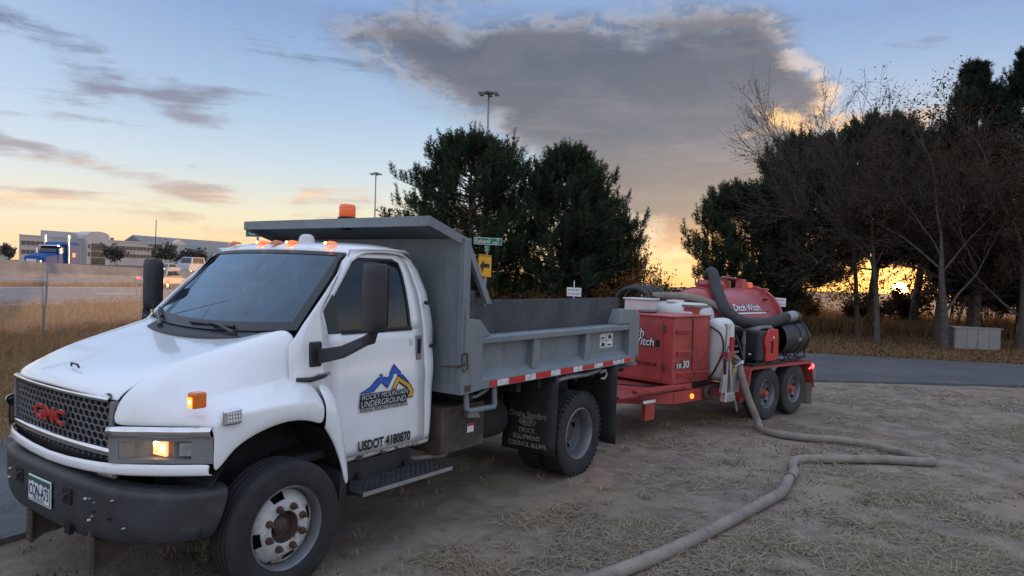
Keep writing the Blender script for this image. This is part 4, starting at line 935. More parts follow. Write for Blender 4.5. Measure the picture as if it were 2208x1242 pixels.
def flaps(s):
    V = lambda a, b: (min(a*s, b*s), max(a*s, b*s))
    rows = [[(2.80+.010*math.sin(v*9+z*4)-.02*(1-z), v*s, z) for v in np.linspace(.56,1.145,7)] for z in np.linspace(.285,1.0,8)]
    q = TB(); q.grid(rows); f = q.build('front_mud_flap', 'rubber_flap', truck, smooth=True, solid=.012)
    if s > 0:
        for b_, z, sz, x in (('Omaha Standard',.600,.082,.855),('TRUCK',.463,.062,.845),('EQUIPMENT',.400,.060,.845),('COUNCIL BLUFFS',.335,.058,.855)):
            text(f, 'flap_lettering', b_, sz, (2.762,x,z), (0,1,0), (-.02,0,1), 'flap_print', bold=.0012, sx=.74 if sz > .07 else .92, align='CENTER', flip=True)
        for r0, r1, k in ((.092,.078,1),(.060,.046,1)):
            q = TB(); q.grid([[(2.764, .850+rr*math.cos(a), .562+rr*.42*math.sin(a)) for a in np.linspace(0,2*math.pi,25)] for rr in (r0, r1)]); q.build('flap_emblem', 'flap_print', f)
        q = TB(); q.box(2.760,2.764,.80,.90,.557,.567); q.build('flap_emblem', 'flap_print', f)
    rows = [[(3.93+.012*math.sin(v*8+z*3), v*s, z) for v in np.linspace(.56,1.15,7)] for z in np.linspace(.20,1.0,8)]
    q = TB(); q.grid(rows); q.build('rear_mud_flap', 'rubber_flap', truck, smooth=True, solid=.012)
    
    for u in (2.79,3.92): q = TB(); q.box(u,u+.04,*V(.45,1.12),.95,1.0); q.build('flap_hanger', 'underbody', truck)
both(flaps)
q = TB(); q.tube([(2.95,1.0,.93),(3.2,1.03,.95),(3.5,1.03,.94),(3.75,1.05,.97)], .022, 8); q.tube([(3.70,1.07,.94),(3.76,1.09,.97),(3.80,1.09,.92),(3.75,1.09,.88),(3.70,1.08,.89)], .014, 6); q.build('tow_chain_hook', 'galvanised', truck, smooth=True)
# beacon on the cab shield
bc = TB(); bc.cyl((1.30,.03,2.215),(1.30,.03,2.302),.05,.05,14); bc.lathe([(.0,.0),(.075,.0),(.078,.015),(.066,.024),(.0,.024)], (1.30,.03,2.300), 'z', 24); be = bc.build('beacon', 'trim_black', truck, auto=40)
bc = TB(); bc.lathe([(.062,.024),(.066,.030),(.064,.108),(.055,.122),(.0,.126)], (1.30,.03,2.300), 'z', 24); bl = bc.build('beacon_lens', 'beacon_amber', be, auto=40)
bc = TB()
for z in (.045,.062,.080,.098): bc.lathe([(.0655,z-.004),(.0685,z),(.0655,z+.004)], (1.30,.03,2.300), 'z', 24)
bc.build('lens_rib', 'beacon_amber', bl, smooth=True)
# ---- door lettering and logo (flat print, 3 mm proud of the door skin)
LV = .906
def dl(pts, m, d=0, name='door_logo'): q = TB(); q.poly([(u, LV+.006+d, z) for u, z in pts]); return q.build(name, m, truck)
blue = [(.69,1.076),(.777,1.098),(.87,1.177),(.931,1.141),(.994,1.234),(1.148,1.094),(1.062,1.15),(1.001,1.182),(.937,1.09),(.876,1.132),(.802,1.077),(.786,1.066)]
cx_, cz_ = .92, 1.12
def out(P, k=1.0, g=.006):
    c = (sum(p[0] for p in P)/len(P), sum(p[1] for p in P)/len(P)); return [(p[0]+(g if p[0] > c[0] else -g), p[1]+(g if p[1] > c[1] else -g)) for p in P]
dl([(.678,1.066),(.774,1.106),(.87,1.188),(.931,1.152),(.994,1.246),(1.162,1.092),(1.062,1.142),(1.003,1.170),(.937,1.076),(.876,1.122),(.806,1.066)], 'decal_navy')
dl(blue, 'decal_blue', .0012)
dl([(.972,1.062),(1.031,1.166),(1.168,1.084),(1.202,1.033),(1.188,.985),(1.128,.988),(1.150,1.03),(1.130,1.054),(1.046,1.104),(1.02,1.062)], 'decal_black', .0006)
dl([(.98,1.070),(1.031,1.155),(1.16,1.08),(1.193,1.033),(1.182,.993),(1.137,.996),(1.162,1.03),(1.135,1.064),(1.046,1.117),(1.014,1.070)], 'decal_gold', .0018)
dl([(.688,1.062),(1.138,1.058),(1.128,.962),(.679,.966)], 'decal_black', .0024)
text(truck, 'door_lettering', 'ROCKY MOUNTAIN', .050, (.697,LV+.0095,1.022), (1,0,0), (0,0,1), 'decal_light', bold=.0, shear=.18, sx=.97, flip=True)
text(truck, 'door_lettering', 'UNDERGROUND', .058, (.690,LV+.0095,.972), (1,0,0), (0,0,1), 'decal_light', bold=.0, shear=.18, sx=.95, flip=True)
text(truck, 'door_lettering', 'PROFESIONAL TRENCHING & POTHOLING SERVICES', .036, (.683,LV+.0095,.936), (1,0,0), (0,0,1), 'decal_black', bold=.0009, shear=.1, sx=.535, flip=True)
text(truck, 'door_lettering', 'USDOT 4180870', .092, (.680,LV+.004,.678), (1,0,0), (0,.008,1), 'decal_black', bold=.0036, sx=.765, flip=True)
q = TB(); q.grid([[(1.17+.012*math.cos(a)*k, LV-.002, 1.385+.018*math.sin(a)*k) for a in np.linspace(0,2*math.pi,12)] for k in (1,.6)]); q.build('dent_ring', 'decal_gray', truck)
# ------------------------------------------------------------------ vacuum trailer (u rearward from its front axle, v near side)
TH2 = R(47.0)
RZ2 = math.atan2(-math.cos(TH2), -math.sin(TH2)); C2 = (2.915, 10.535)
trailer = empty('vacuum_trailer', (C2[0], C2[1], 0), RZ2, 'red vacuum excavator trailer with round debris tank hitched behind the dump truck', 'trailer')
def tw(u, v, z):      # trailer frame to world
    return (C2[0]+u*math.sin(TH2)+v*math.cos(TH2), C2[1]+u*math.cos(TH2)-v*math.sin(TH2), z)
for ua in (0, .79):
    for s in (1, -1):
        w = empty('wheel'); w.parent = trailer; c = (ua, .84*s, .36)
        tyre(w, c, .36, .215, .20, 'tyre_dusty')
        q = TB(); q.lathe([(.20,-.09*s),(.206,.085*s),(.197,.093*s),(.186,.08*s),(.178,.02*s),(.15,-.005*s),(.075,-.012*s)], c, 'v', 36, skip=lambda j, b: b == 4 and j % 6 in (0,1)); q.build('rim', 'wheel_steel', w, auto=40)
        q = TB(); q.lathe([(.078,-.015*s),(.072,.03*s),(.048,.055*s),(.044,.085*s),(0,.09*s)], c, 'v', 20); q.build('hub', 'red_paint', w, auto=40)
        for k in range(8):
            a = 2*math.pi*k/8; q = TB(); q.cyl((c[0]+.11*math.cos(a), c[1]-.005*s, c[2]+.11*math.sin(a)), (c[0]+.11*math.cos(a), c[1]+.02*s, c[2]+.11*math.sin(a)), .011, .010, 6); q.build('lug_nut', 'steel', w)
    q = TB(); q.cyl((ua,-.75,.36),(ua,.75,.36),.045,.045,10); q.build('axle', 'underbody', trailer)
q = TB()
for s in (-1,1):
    q.box(-1.9,1.35,.66*s-.05,.66*s+.05,.37,.52)
for u in (-1.85,-1.2,-.5,.4,1.3): q.box(u-.04,u+.04,-.66,.66,.39,.50)
for s in (-1,1): q.hexa([(-1.88,.62*s,.37),(-1.88,.71*s,.37),(-3.05,.10*s,.42),(-3.05,.02*s,.42),(-1.88,.62*s,.52),(-1.88,.71*s,.52),(-3.05,.10*s,.55),(-3.05,.02*s,.55)])
q.box(-3.2,-2.95,-.10,.10,.42,.56)
fr2 = q.build('frame', 'red_paint', trailer, bevel=.006)
q = TB(); q.box(-2.95,-1.60,-.70,.70,.53,.56); q.box(-2.62,-1.50,.62,.70,.53,.60); q.build('front_deck', 'red_paint', trailer, bevel=.006)
q = TB(); q.box(-2.40,-2.22,.60,.66,.22,.42); q.build('stand_leg', 'red_paint', trailer, bevel=.006)
q = TB(); q.poly([(-2.52,.7135,.44),(-2.28,.7135,.44),(-2.28,.7135,.475),(-2.52,.7135,.475)]); q.build('peeling_decal', 'tape_white', trailer)
# engine cabinet
q = TB(); q.box(-1.87,-1.05,-.65,.65,.60,1.425); q.box(-1.89,-1.03,-.67,.67,1.425,1.445); cb = q.build('engine_cabinet', 'red_paint', trailer, bevel=.008)
q = TB(); q.box(-1.75,-1.06,.40,.655,.525,.60); q.build('cabinet_base', 'trim_black', trailer)
def louvre(u0, u1, z0, z1):
    q = TB(); q.box(u0,u1,.6505,.6525,z0,z1); o = q.build('louvre', 'seam_black', cb)
    n = 4
    for k in range(n):
        z = z0+(z1-z0)*(k+.5)/n; g = TB(); g.hexa([(u0,.652,z-.006),(u1,.652,z-.006),(u1,.668,z-.010),(u0,.668,z-.010),(u0,.652,z+.008),(u1,.652,z+.008),(u1,.668,z-.004),(u0,.668,z-.004)]); g.build('slat', 'red_paint', o)
for a in ((-1.81,-1.49,1.222,1.278),(-1.79,-1.47,.952,1.012),(-1.77,-1.45,.680,.748),(-1.39,-1.08,.668,.738)): louvre(*a)
q = TB(); q.box(-1.46,-1.452,.648,.654,.74,1.40); q.build('panel_seam', 'seam_black', cb)
q = TB(); q.box(-1.44,-1.08,.652,.658,.76,1.38); q.build('access_panel', 'red_paint', cb, bevel=.003)
q = TB(); q.box(-1.878,-1.871,-.60,.50,.63,1.38); dr = q.build('cabinet_door', 'red_paint', cb, bevel=.004)
for z in (.80,1.28): q = TB(); q.cyl((-1.885,.515,z-.04),(-1.885,.515,z+.04),.016,.016,8); q.build('hinge', 'rust_steel', cb)
q = TB(); q.box(-1.885,-1.878,.10,.42,.81,.845); lv_ = q.build('vent', 'seam_black', dr)
for k in range(9): g = TB(); g.box(-1.888,-1.884,.11+k*.034,.125+k*.034,.812,.843); g.build('vent_rib', 'red_paint', lv_)
for b_, z, v0 in (('Ditch',1.165,-.10),('Witch',1.055,.015)):
    text(cb, 'cabinet_lettering', b_, .150, (-1.8805,v0,z), (0,1,0), (0,0,1), 'decal_black', bold=.013, shear=.15, sx=.95, flip=True)
    text(cb, 'cabinet_lettering', b_, .150, (-1.8825,v0,z), (0,1,0), (0,0,1), 'decal_white', bold=.002, shear=.15, sx=.95, flip=True)
text(cb, 'cabinet_lettering', 'FX', .085, (-1.80,.660,.795), (1,0,0), (0,0,1), 'decal_black', bold=.010, sx=1.1, flip=True); text(cb, 'cabinet_lettering', 'FX', .085, (-1.80,.662,.795), (1,0,0), (0,0,1), 'decal_white', bold=.002, sx=1.1, flip=True)
text(cb, 'cabinet_lettering', '30', .130, (-1.665,.660,.795), (1,0,0), (0,0,1), 'decal_black', bold=.010, sx=1.1, flip=True); text(cb, 'cabinet_lettering', '30', .130, (-1.665,.662,.795), (1,0,0), (0,0,1), 'decal_white', bold=.003, sx=1.1, flip=True)
q = TB(); q.box(-1.02-.0,-.78,.22,.44,1.40,1.53); ex = q.build('exhaust_box', 'red_paint', trailer, bevel=.006); q = TB(); q.box(-1.04,-.76,.20,.46,1.53,1.56); q.build('exhaust_cap', 'hose_tan', ex)
# white water tanks
def rbox(u0, u1, v0, v1, z0, z1, r, name, m, **k):
    q = TB(); q.box(u0,u1,v0,v1,z0,z1); return q.build(name, m, trailer, bevel=r, seg=6, **k)
t1 = rbox(-1.03,-.58,-.72,.50,.62,1.585,.17,'water_tank','tank_white',smooth=True)
q = TB(); q.lathe([(0,.03),(.12,.03),(.13,0)], (-.82,-.05,1.58), 'z', 20); q.build('tank_lid', 'tank_white', t1, auto=40)
rbox(-.99,-.60,.515,.80,.58,1.405,.13,'water_tank','tank_white',smooth=True)
# debris tank
q = TB(); q.lathe([(0,-.74),(.18,-.72),(.36,-.65),(.47,-.55),(.525,-.40),(.535,-.36),(.535,1.08),(.525,1.10)], (0,0,1.255), 'u', 48); tk = q.build('debris_tank', 'red_paint_tank', trailer, auto=40)
q = TB(); q.lathe([(.535,-.385),(.545,-.38),(.545,-.35),(.535,-.345)], (0,0,1.255), 'u', 48); q.build('weld_band', 'red_paint_tank', tk, smooth=True)
q = TB(); q.lathe([(.525,1.08),(.575,1.09),(.58,1.12),(.575,1.15),(.52,1.16)], (0,0,1.255), 'u', 48); q.build('door_flange', 'red_paint_tank', tk, auto=40)
q = TB(); q.lathe([(.55,1.15),(.45,1.24),(.25,1.30),(0,1.32)], (0,0,1.255), 'u', 40); q.build('rear_door', 'red_paint_tank', tk, smooth=True)
for s in (-1,1): q = TB(); q.box(-.3,1.1,.34*s-.05,.34*s+.05,.50,.86); q.build('tank_saddle', 'red_paint', trailer)

def curved_text(body, size, u0, zc, m, bold, sx, lift):
    o = text(tk, 'tank_lettering', body, size, (0,0,0), (1,0,0), (0,1,0), m, bold=bold, shear=.12, sx=sx)
    for v in o.data.vertices:
        a = math.asin(max(-1, min(1, (zc-1.255)/.535))) + v.co.y/.535; r = .535+lift
        v.co = (-(u0+v.co.x), r*math.cos(a), 1.255+r*math.sin(a))
curved_text('Ditch Witch', .150, -.17, 1.475, 'decal_black', .010, .98, .004); curved_text('Ditch Witch', .150, -.17, 1.475, 'decal_white', .002, .98, .007)
def arcstripe(u0, u1, z0, z1, m, lift=.004):
    rows = []
    for z in np.linspace(z0, z1, 4): a = math.asin((z-1.255)/.535); rows.append([(u, (.535+lift)*math.cos(a), 1.255+(.535+lift)*math.sin(a)) for u in np.linspace(u0, u1, 6)])
    q = TB(); q.grid(rows); q.build('tank_stripe', m, tk)
arcstripe(-.16,.70,1.432,1.450,'decal_white'); arcstripe(.62,.84,1.455,1.464,'decal_black')

# top fittings
q = TB(); q.lathe([(.20,-.10),(.205,.02),(.225,.03),(.225,.06),(.20,.07),(.17,.11),(0,.12)], (-.02,0,1.79), 'z', 28); mh = q.build('manhole', 'red_paint_tank', tk, auto=40)
for k in range(6):
    a = 2*math.pi*k/6+.3; p = (-.02+.225*math.cos(a), .225*math.sin(a), 1.84)
    q = TB(); q.cyl(p, (p[0],p[1],p[2]+.07), .010, .010, 6); q.tube([(p[0]-.05,p[1],p[2]+.10),(p[0],p[1],p[2]+.06),(p[0]+.05,p[1],p[2]+.10)], .007, 5); q.build('wing_nut', 'rust_steel', mh)
q = TB(); q.tube([(.30,-.05,1.78),(.30,-.05,1.93),(.42,-.05,1.95),(.80,-.05,1.93),(.80,-.05,1.78)], .018, 8); q.build('top_pipe', 'red_paint', tk, smooth=True)
q = TB(); q.box(.28,.36,-.10,.04,1.77,1.92); q.box(.50,.56,-.08,.0,1.78,1.90); q.build('valve_block', 'red_paint', tk, bevel=.01)
q = TB(); q.hexa([(.76,-.06,1.77),(.92,-.06,1.77),(.92,.08,1.77),(.76,.08,1.77),(.79,-.03,1.93),(.88,-.03,1.93),(.88,.06,1.93),(.79,.06,1.93)]); lb_ = q.build('lamp_bracket', 'red_paint', tk)
q = TB(); q.lathe([(.055,0),(.055,.06),(.04,.08),(0,.085)], (.99,.06,1.80), 'z', 16); q.build('warning_lamp', 'beacon_amber', tk, auto=40)
q = TB(); q.box(1.02,1.10,.25,.31,1.66,1.80); q.build('hinge_lug', 'red_paint', tk, bevel=.008)
q = TB(); q.lathe([(0,0),(.035,.0),(.04,.02),(0,.03)], (.86,.40,1.62), 'z', 10); q.build('relief_valve', 'seam_black', tk)
# fenders
def fend(s):
    V = lambda v: v*s
    q = TB(); prof = [(-.66,.36),(-.58,.745),(-.50,.775),(1.16,.755),(1.24,.72),(1.36,.34)]
    rows = [[(u, V(.715), z), (u, V(.975), z)] for u, z in prof]; q.grid(rows)
    q.grid([[(u, V(.975), z), (u, V(.975), z-.045)] for u, z in prof[1:5]])
    q.poly([(-.66,V(.975),.36),(-.58,V(.975),.745),(-.55,V(.975),.70),(-.625,V(.975),.36)])
    q.build('fender', 'red_paint', trailer, solid=.008)
    q = TB(); q.box(1.33,1.36,min(V(.73),V(.95)),max(V(.73),V(.95)),.08,.40); q.build('mud_flap', 'hose_tan', trailer)
both(fend)
q = TB(); q.box(-.638,-.62,.80,.90,.60,.635); q.build('marker_lamp', 'amber_lit', trailer, bevel=.006)
q = TB(); q.lathe([(.032,0),(.030,.018),(0,.022)], (-1.52,.71,.44), 'v', 14); q.build('side_marker', 'amber_lit', trailer, smooth=True)
q = TB(); q.cyl((1.26,.93,.66),(1.32,.95,.66),.045,.04,14); q.build('tail_lamp', 'red_lit', trailer, auto=40)
q = TB(); q.box(1.33,1.42,.55,.97,.46,.60); q.build('rear_bumper', 'hose_tan', trailer, bevel=.01)
q = TB(); q.box(-.50,-.38,.705,.80,.28,.36); q.box(-.60,-.05,.66,.72,.345,.40); q.build('step_rail', 'red_paint', trailer)
q = TB(); q.box(-.52,.32,.36,1.0,.78,.80); q.build('platform', 'underbody', trailer)
# silencer drum on a black truss
dr = TB(); dr.lathe([(.235,0),(.240,.0),(.240,.30),(.245,.31),(.245,.34),(.238,.35),(.238,.72),(.225,.77),(.15,.80),(0,.805)], (.50,.70,1.085), 'u', 40); dm = dr.build('silencer_drum', 'black_plastic', trailer, auto=40)
dr = TB(); dr.lathe([(.232,.0),(.228,.30),(0,.30)], (.50,.70,1.085), 'u', 36); dr.build('drum_inside', 'seam_black', dm)
dr = TB(); dr.lathe([(.03,-.06),(.06,-.03),(.13,.16),(.16,.28)], (.50,.70,1.085), 'u', 24); dr.build('intake_cone', 'black_plastic', dm, auto=40)
for u in (.95,1.18): dr = TB(); dr.lathe([(.243,0),(.250,.004),(.250,.03),(.243,.034)], (u,.70,1.085), 'u', 36); dr.build('drum_band', 'trim_black', dm)
dr = TB(); dr.box(.86,.94,.90,.95,1.05,1.10); dr.build('latch', 'galvanised', dm)
tr_ = TB()
def rod(a, b, r=.011): tr_.cyl(a, b, r, r, 6)
for v in (.55,.90):
    rod((.50,v,.79),(1.18,v,.79)); rod((.55,v,.79),(.72,v,.88)); rod((.72,v,.79),(.55,v,.88)); rod((.80,v,.79),(.97,v,.88)); rod((.97,v,.79),(.80,v,.88)); rod((1.15,v,.79),(1.15,v,.98)); rod((.52,v,.79),(.52,v,.95))
for u in (.5,1.18): rod((u,.55,.79),(u,.90,.79))
tr_.box(.45,.95,.88,.94,.775,.80); tr_.build('drum_truss', 'trim_black', trailer)
# folded coils on the front: black pressure hose coil
q = TB()
for k in range(5):
    r = .26+.025*math.sin(k*2.1); q.tube([(-1.05+.09*k+.02*math.sin(a*2), -.60+r*math.cos(a)*1.1, 1.56+r*math.sin(a)*.75) for a in np.linspace(-.3, math.pi+.5, 20)], .034, 8)
q.build('hose_coil', 'hose_black', trailer, smooth=True)
q = TB(); q.lathe([(0,.0),(.11,.0),(.13,.015),(.13,.04),(0,.05)], (-1.50,-.02,1.446), 'z', 20); cap = q.build('filler_cap', 'gray_plastic', trailer, auto=40)
q = TB(); q.box(-1.36,-1.08,-.55,-.12,1.60,1.625); q.box(-1.34,-1.10,-.53,-.15,1.44,1.60); q.build('valve_cover', 'tank_white', trailer, bevel=.01)
# ---- big suction arm hose over the tank
def smooth_path(P, n=8):
    P = [Vector(p) for p in P]; out = []
    for i in range(len(P)-1):
        p0, p1, p2, p3 = P[max(i-1,0)], P[i], P[i+1], P[min(i+2,len(P)-1)]
        for k in range(n):
            t = k/n; out.append(tuple(.5*((2*p1)+(-p0+p2)*t+(2*p0-5*p1+4*p2-p3)*t*t+(-p0+3*p1-3*p2+p3)*t**3)))
    out.append(tuple(P[-1])); return out
def corr(mb, path, r, amp, step=.022, n=12):
    """corrugated hose"""
    P = [Vector(p) for p in path]; L = [0.0]
    for a, b in zip(P, P[1:]): L.append(L[-1]+(b-a).length)
    N_ = int(L[-1]/step)*2+1; pts = []; rr = []
    for k in range(N_):
        s = L[-1]*k/(N_-1); i = max(0, min(len(P)-2, int(np.searchsorted(L, s))-1)); q = (s-L[i])/max(1e-6, L[i+1]-L[i]); pts.append(P[i].lerp(P[i+1], q)); rr.append(r+(amp if k % 2 else 0))
    mb.tube(pts, rr, n)
q = TB(); corr(q, smooth_path([(-.02,-.05,1.93),(-.08,.03,2.01),(-.17,.13,1.985),(-.37,.31,1.80),(-.54,.50,1.615),(-.555,.62,1.47),(-.42,.75,1.355),(-.05,.83,1.315),(.35,.83,1.345),(.78,.80,1.395)]), .074, .005); q.build('vacuum_hose', 'hose_black', trailer, smooth=True)
q = TB(); q.cyl((.72,.805,1.385),(.98,.79,1.405),.082,.082,16); q.build('hose_clamp', 'galvanised', trailer, auto=40)
q = TB(); q.tube(smooth_path([(.95,.79,1.405),(1.12,.76,1.395),(1.22,.73,1.34),(1.24,.71,1.24)]), .078, 12); q.build('hose_elbow', 'hose_black', trailer, smooth=True)
# ---- long tan suction hose: off the tank top, down the side, out across the dirt
hp = [tw(-.95,-.35,1.66), tw(-.75,-.05,1.67), tw(-.66,.25,1.63), tw(-.56,.45,1.54), tw(-.46,.58,1.36), tw(-.46,.60,1.05), tw(-.58,.70,.92), tw(-.72,.88,.84), tw(-.80,.98,.68), tw(-.74,1.05,.40), (3.22,9.25,.10)]
hp += [(3.18,8.98,.048),(3.33,8.72,.046),(3.60,8.57,.046),(3.85,8.50,.05),(4.05,8.42,.046),(4.28,8.17,.046),(4.40,7.93,.046),(4.50,7.72,.046),(4.52,7.60,.046),(4.40,7.56,.046),(4.0,7.62,.046),(3.50,7.57,.046),(3.14,7.52,.048),(3.00,7.44,.048),(2.90,7.28,.046),(2.82,7.02,.046),(2.66,6.74,.046),(2.42,6.30,.046),(2.12,5.95,.046),(1.86,5.66,.046),(1.37,5.12,.046),(.96,4.71,.046),(.60,4.40,.046),(.10,3.98,.046),(-.4,3.6,.046)]
q = MB(); hpts = smooth_path(hp, 7); q.tube(hpts, .047, 14); hz_ = q.build('suction_hose', 'hose_tan', smooth=True)
tag(hz_, 'long tan suction hose running from the trailer and bending across the dirt', 'hose')
for i in (min(range(len(hpts)-1), key=lambda k: math.dist(hpts[k][:2], (2.70,6.80))),):
    g = MB(); a, b = Vector(hpts[i]), Vector(hpts[i+1]); d = (b-a).normalized(); g.cyl(tuple(a-d*.02), tuple(a+d*.02), .0495, .0495, 16); g.build('hose_band', 'hose_black', hz_, auto=40)
# ---- portable generator strapped on the platform
gen = empty('generator', tw(-.10,.72,.80), RZ2, 'red and black portable generator strapped on the trailer platform beside the drum', 'generator')
G_ = lambda: MB(True)
q = G_(); q.box(-.27,.20,-.30,.255,.02,.44); q.build('generator_body', 'black_plastic', gen, bevel=.03, seg=3)
for s in (-1,1):
    q = G_(); q.prism([(-.10,.02),(.22,.03),(.235,.10),(.235,.36),(.20,.455),(-.02,.465),(-.06,.42),(-.13,.33),(-.14,.25),(-.10,.16)], 'v', min(.25*s,.285*s), max(.25*s,.285*s)); o = q.build('side_cover', 'generator_red', gen, bevel=.014, seg=3)
    q = G_(); q.box(.02,.075,min(.284*s,.288*s),max(.284*s,.288*s),.13,.30); q.build('side_vent', 'seam_black', o, bevel=.008)
    q = G_(); q.box(.06,.10,min(.2855*s,.287*s),max(.2855*s,.287*s),.33,.36); q.build('cover_label', 'decal_white', o)
q = G_(); q.prism([(-.25,.43),(-.25,.47),(-.12,.50),(.14,.50),(.21,.46),(.21,.43),(.12,.46),(-.10,.46)], 'v', -.22, .22); q.build('top_handle', 'gray_plastic', gen, bevel=.01)
q = G_(); q.box(-.283,-.268,-.26,.22,.05,.41); pn = q.build('control_panel', 'trim_black', gen, bevel=.006)
q = G_(); q.box(-.290,-.283,-.17,-.04,.22,.36); q.build('outlet_plate', 'bumper_dark', pn, bevel=.004)
for v, z in ((-.13,.31),(-.08,.31),(-.105,.25)): q = G_(); q.cyl((-.29,v,z),(-.294,v,z),.02,.02,12); q.build('outlet', 'gray_plastic', pn)
for v, z in ((-.10,.21),(-.06,.21),(.14,.12)): q = G_(); q.box(-.288,-.283,v-.02,v+.02,z-.008,z+.012); q.build('panel_label', 'decal_white', pn)
q = G_(); q.box(-.297,-.283,.04,.075,.03,.43); q.build('strap', 'gray_plastic', pn)
q = G_(); q.box(-.306,-.297,.03,.085,.25,.35); q.build('strap_buckle', 'aluminium', pn, bevel=.004)
for k in range(6): q = G_(); q.box(-.287,-.283,.11,.20,.17+k*.03,.182+k*.03); q.build('grille_slat', 'bumper_dark', pn)
for u in (-.2,.15):
    for v in (-.2,.2): q = G_(); q.cyl((u,v,0),(u,v,.03),.025,.02,8); q.build('foot', 'trim_black', gen)
# ---- folded silver boring stand leaning on the trailer side
st = empty('tool_stand', tw(-1.05,.93,.42), RZ2, 'folded silver metal tool stand with crank hanging on the trailer side', 'stand')
S_ = lambda: MB(True)
q = S_(); q.cyl((-.06,.0,.03),(-.03,.0,.92),.028,.028,12); q.cyl((-.03,0,.90),(-.028,0,.93),.045,.045,12); q.build('mast', 'aluminium', st, auto=40)
q = S_(); q.hexa([(-.17,-.02,.06),(-.10,-.02,.06),(-.10,.03,.06),(-.17,.03,.06),(-.085,-.02,.54),(-.03,-.02,.54),(-.03,.03,.54),(-.085,.03,.54)]); q.build('leg', 'aluminium', st, bevel=.006)
q = S_(); q.hexa([(.05,-.02,.03),(.10,-.02,.03),(.10,.03,.03),(.05,.03,.03),(-.02,-.02,.50),(.02,-.02,.50),(.02,.03,.50),(-.02,.03,.50)]); q.build('leg', 'aluminium', st, bevel=.006)
q = S_(); q.box(-.09,.03,-.04,.04,.46,.58); q.build('clamp', 'red_paint', st, bevel=.01)
q = S_(); q.cyl((.055,.0,.50),(.065,.0,.76),.036,.036,12); q.build('motor_tube', 'generator_red', st, auto=40)
q = S_(); q.hexa([(.08,-.03,.50),(.24,-.03,.44),(.24,.03,.44),(.08,.03,.50),(.08,-.03,.54),(.22,-.03,.50),(.22,.03,.50),(.08,.03,.54)]); q.build('crank_handle', 'gray_plastic', st, bevel=.012)
q = S_(); q.cyl((.10,.03,.38),(.26,.05,.43),.012,.012,8); q.cyl((.25,.05,.41),(.27,.05,.45),.02,.02,8); q.build('crank_arm', 'steel', st)
q = S_(); q.box(.11,.27,-.03,.01,.04,.36); q.build('blade_plate', 'aluminium', st, bevel=.006)
q = S_(); q.box(.13,.17,.01,.02,.32,.40); q.build('yellow_tag', 'sign_yellow', st)
q = S_(); q.tube(smooth_path([(-.03,.04,.66),(-.12,.05,.60),(-.16,.05,.42),(-.14,.05,.30)]), .008, 6); q.build('cable', 'trim_black', st)
q = S_(); q.box(-.17,-.13,.03,.06,.30,.50); q.build('grip', 'trim_black', st, bevel=.01)
q = S_(); q.hexa([(-.12,-.04,-.06),(.14,-.04,-.06),(.14,.05,-.06),(-.12,.05,-.06),(-.10,-.04,.06),(.10,-.04,.06),(.10,.05,.06),(-.10,.05,.06)]); q.build('foot_block', 'aluminium', st, bevel=.012)
for k in range(5): q = S_(); q.tube([(.10+.015*math.cos(a)+k*.012, .06, -.06-k*.028+.018*math.sin(a)) for a in np.linspace(0,2*math.pi,9)], .004, 5); q.build('chain_link', 'galvanised', st)
# spare jack wheel
q = TB(); q.lathe([(.02,-.02),(.085,-.022),(.095,-.012),(.095,.012),(.085,.022),(.02,.02)], (-1.20,.745,.46), 'v', 20); q.build('jack_wheel', 'rust_steel', trailer, auto=40)

# gauges, valves and lines round the water tank
q = TB(); q.tube(smooth_path([(-1.02,.62,.60),(-1.0,.72,.75),(-.96,.80,1.0),(-1.0,.78,1.20),(-1.06,.66,1.30)]), .012, 6); q.build('hydraulic_line', 'trim_black', trailer, smooth=True)
q = TB(); q.tube(smooth_path([(-.58,.80,.62),(-.55,.86,.80),(-.56,.80,1.05),(-.50,.66,1.25)]), .014, 6); q.build('hydraulic_line', 'trim_black', trailer, smooth=True)
q = TB(); q.tube(smooth_path([(-.62,.72,.56),(-.80,.76,.50),(-1.05,.74,.54),(-1.3,.70,.52)]), .016, 6); q.build('hydraulic_line', 'hose_black', trailer, smooth=True)
q = TB(); q.box(-.60,-.50,.68,.78,.56,.70); q.cyl((-.55,.78,.63),(-.55,.83,.63),.03,.03,12); q.build('valve', 'galvanised', trailer, bevel=.006)
q = TB(); q.cyl((-.55,.81,.74),(-.55,.835,.74),.04,.04,16); q.build('pressure_gauge', 'decal_white', trailer, auto=40)
q = TB(); q.box(-1.00,-.60,.812,.822,.95,.975); q.build('tank_strap', 'galvanised', trailer); q = TB(); q.box(-1.0,-.6,.812,.822,.72,.745); q.build('tank_strap', 'galvanised', trailer)
q = TB(); q.box(-1.886,-1.878,.40,.46,1.05,1.14); q.build('door_latch', 'trim_black', cb, bevel=.006)
q = TB(); q.box(-1.895,-1.885,-.3,-.1,.9,1.0); q.build('warning_sticker', 'decal_gold', cb)
for u in (-1.86,-1.46,-1.06):
    for z in (.63,1.40): q = TB(); q.cyl((u,.650,z),(u,.658,z),.010,.010,8); q.build('bolt', 'rust_steel', cb)
q = TB(); q.tube(smooth_path([(.30,.52,.80),(.38,.62,.95),(.44,.60,1.10),(.50,.66,1.09)]), .02, 8); q.build('intake_hose', 'hose_black', trailer, smooth=True)
q = TB(); q.tube(smooth_path([(-1.9,.4,.58),(-2.2,.5,.60),(-2.6,.2,.62),(-2.95,.05,.58)]), .014, 6); q.build('wiring', 'trim_black', trailer, smooth=True)
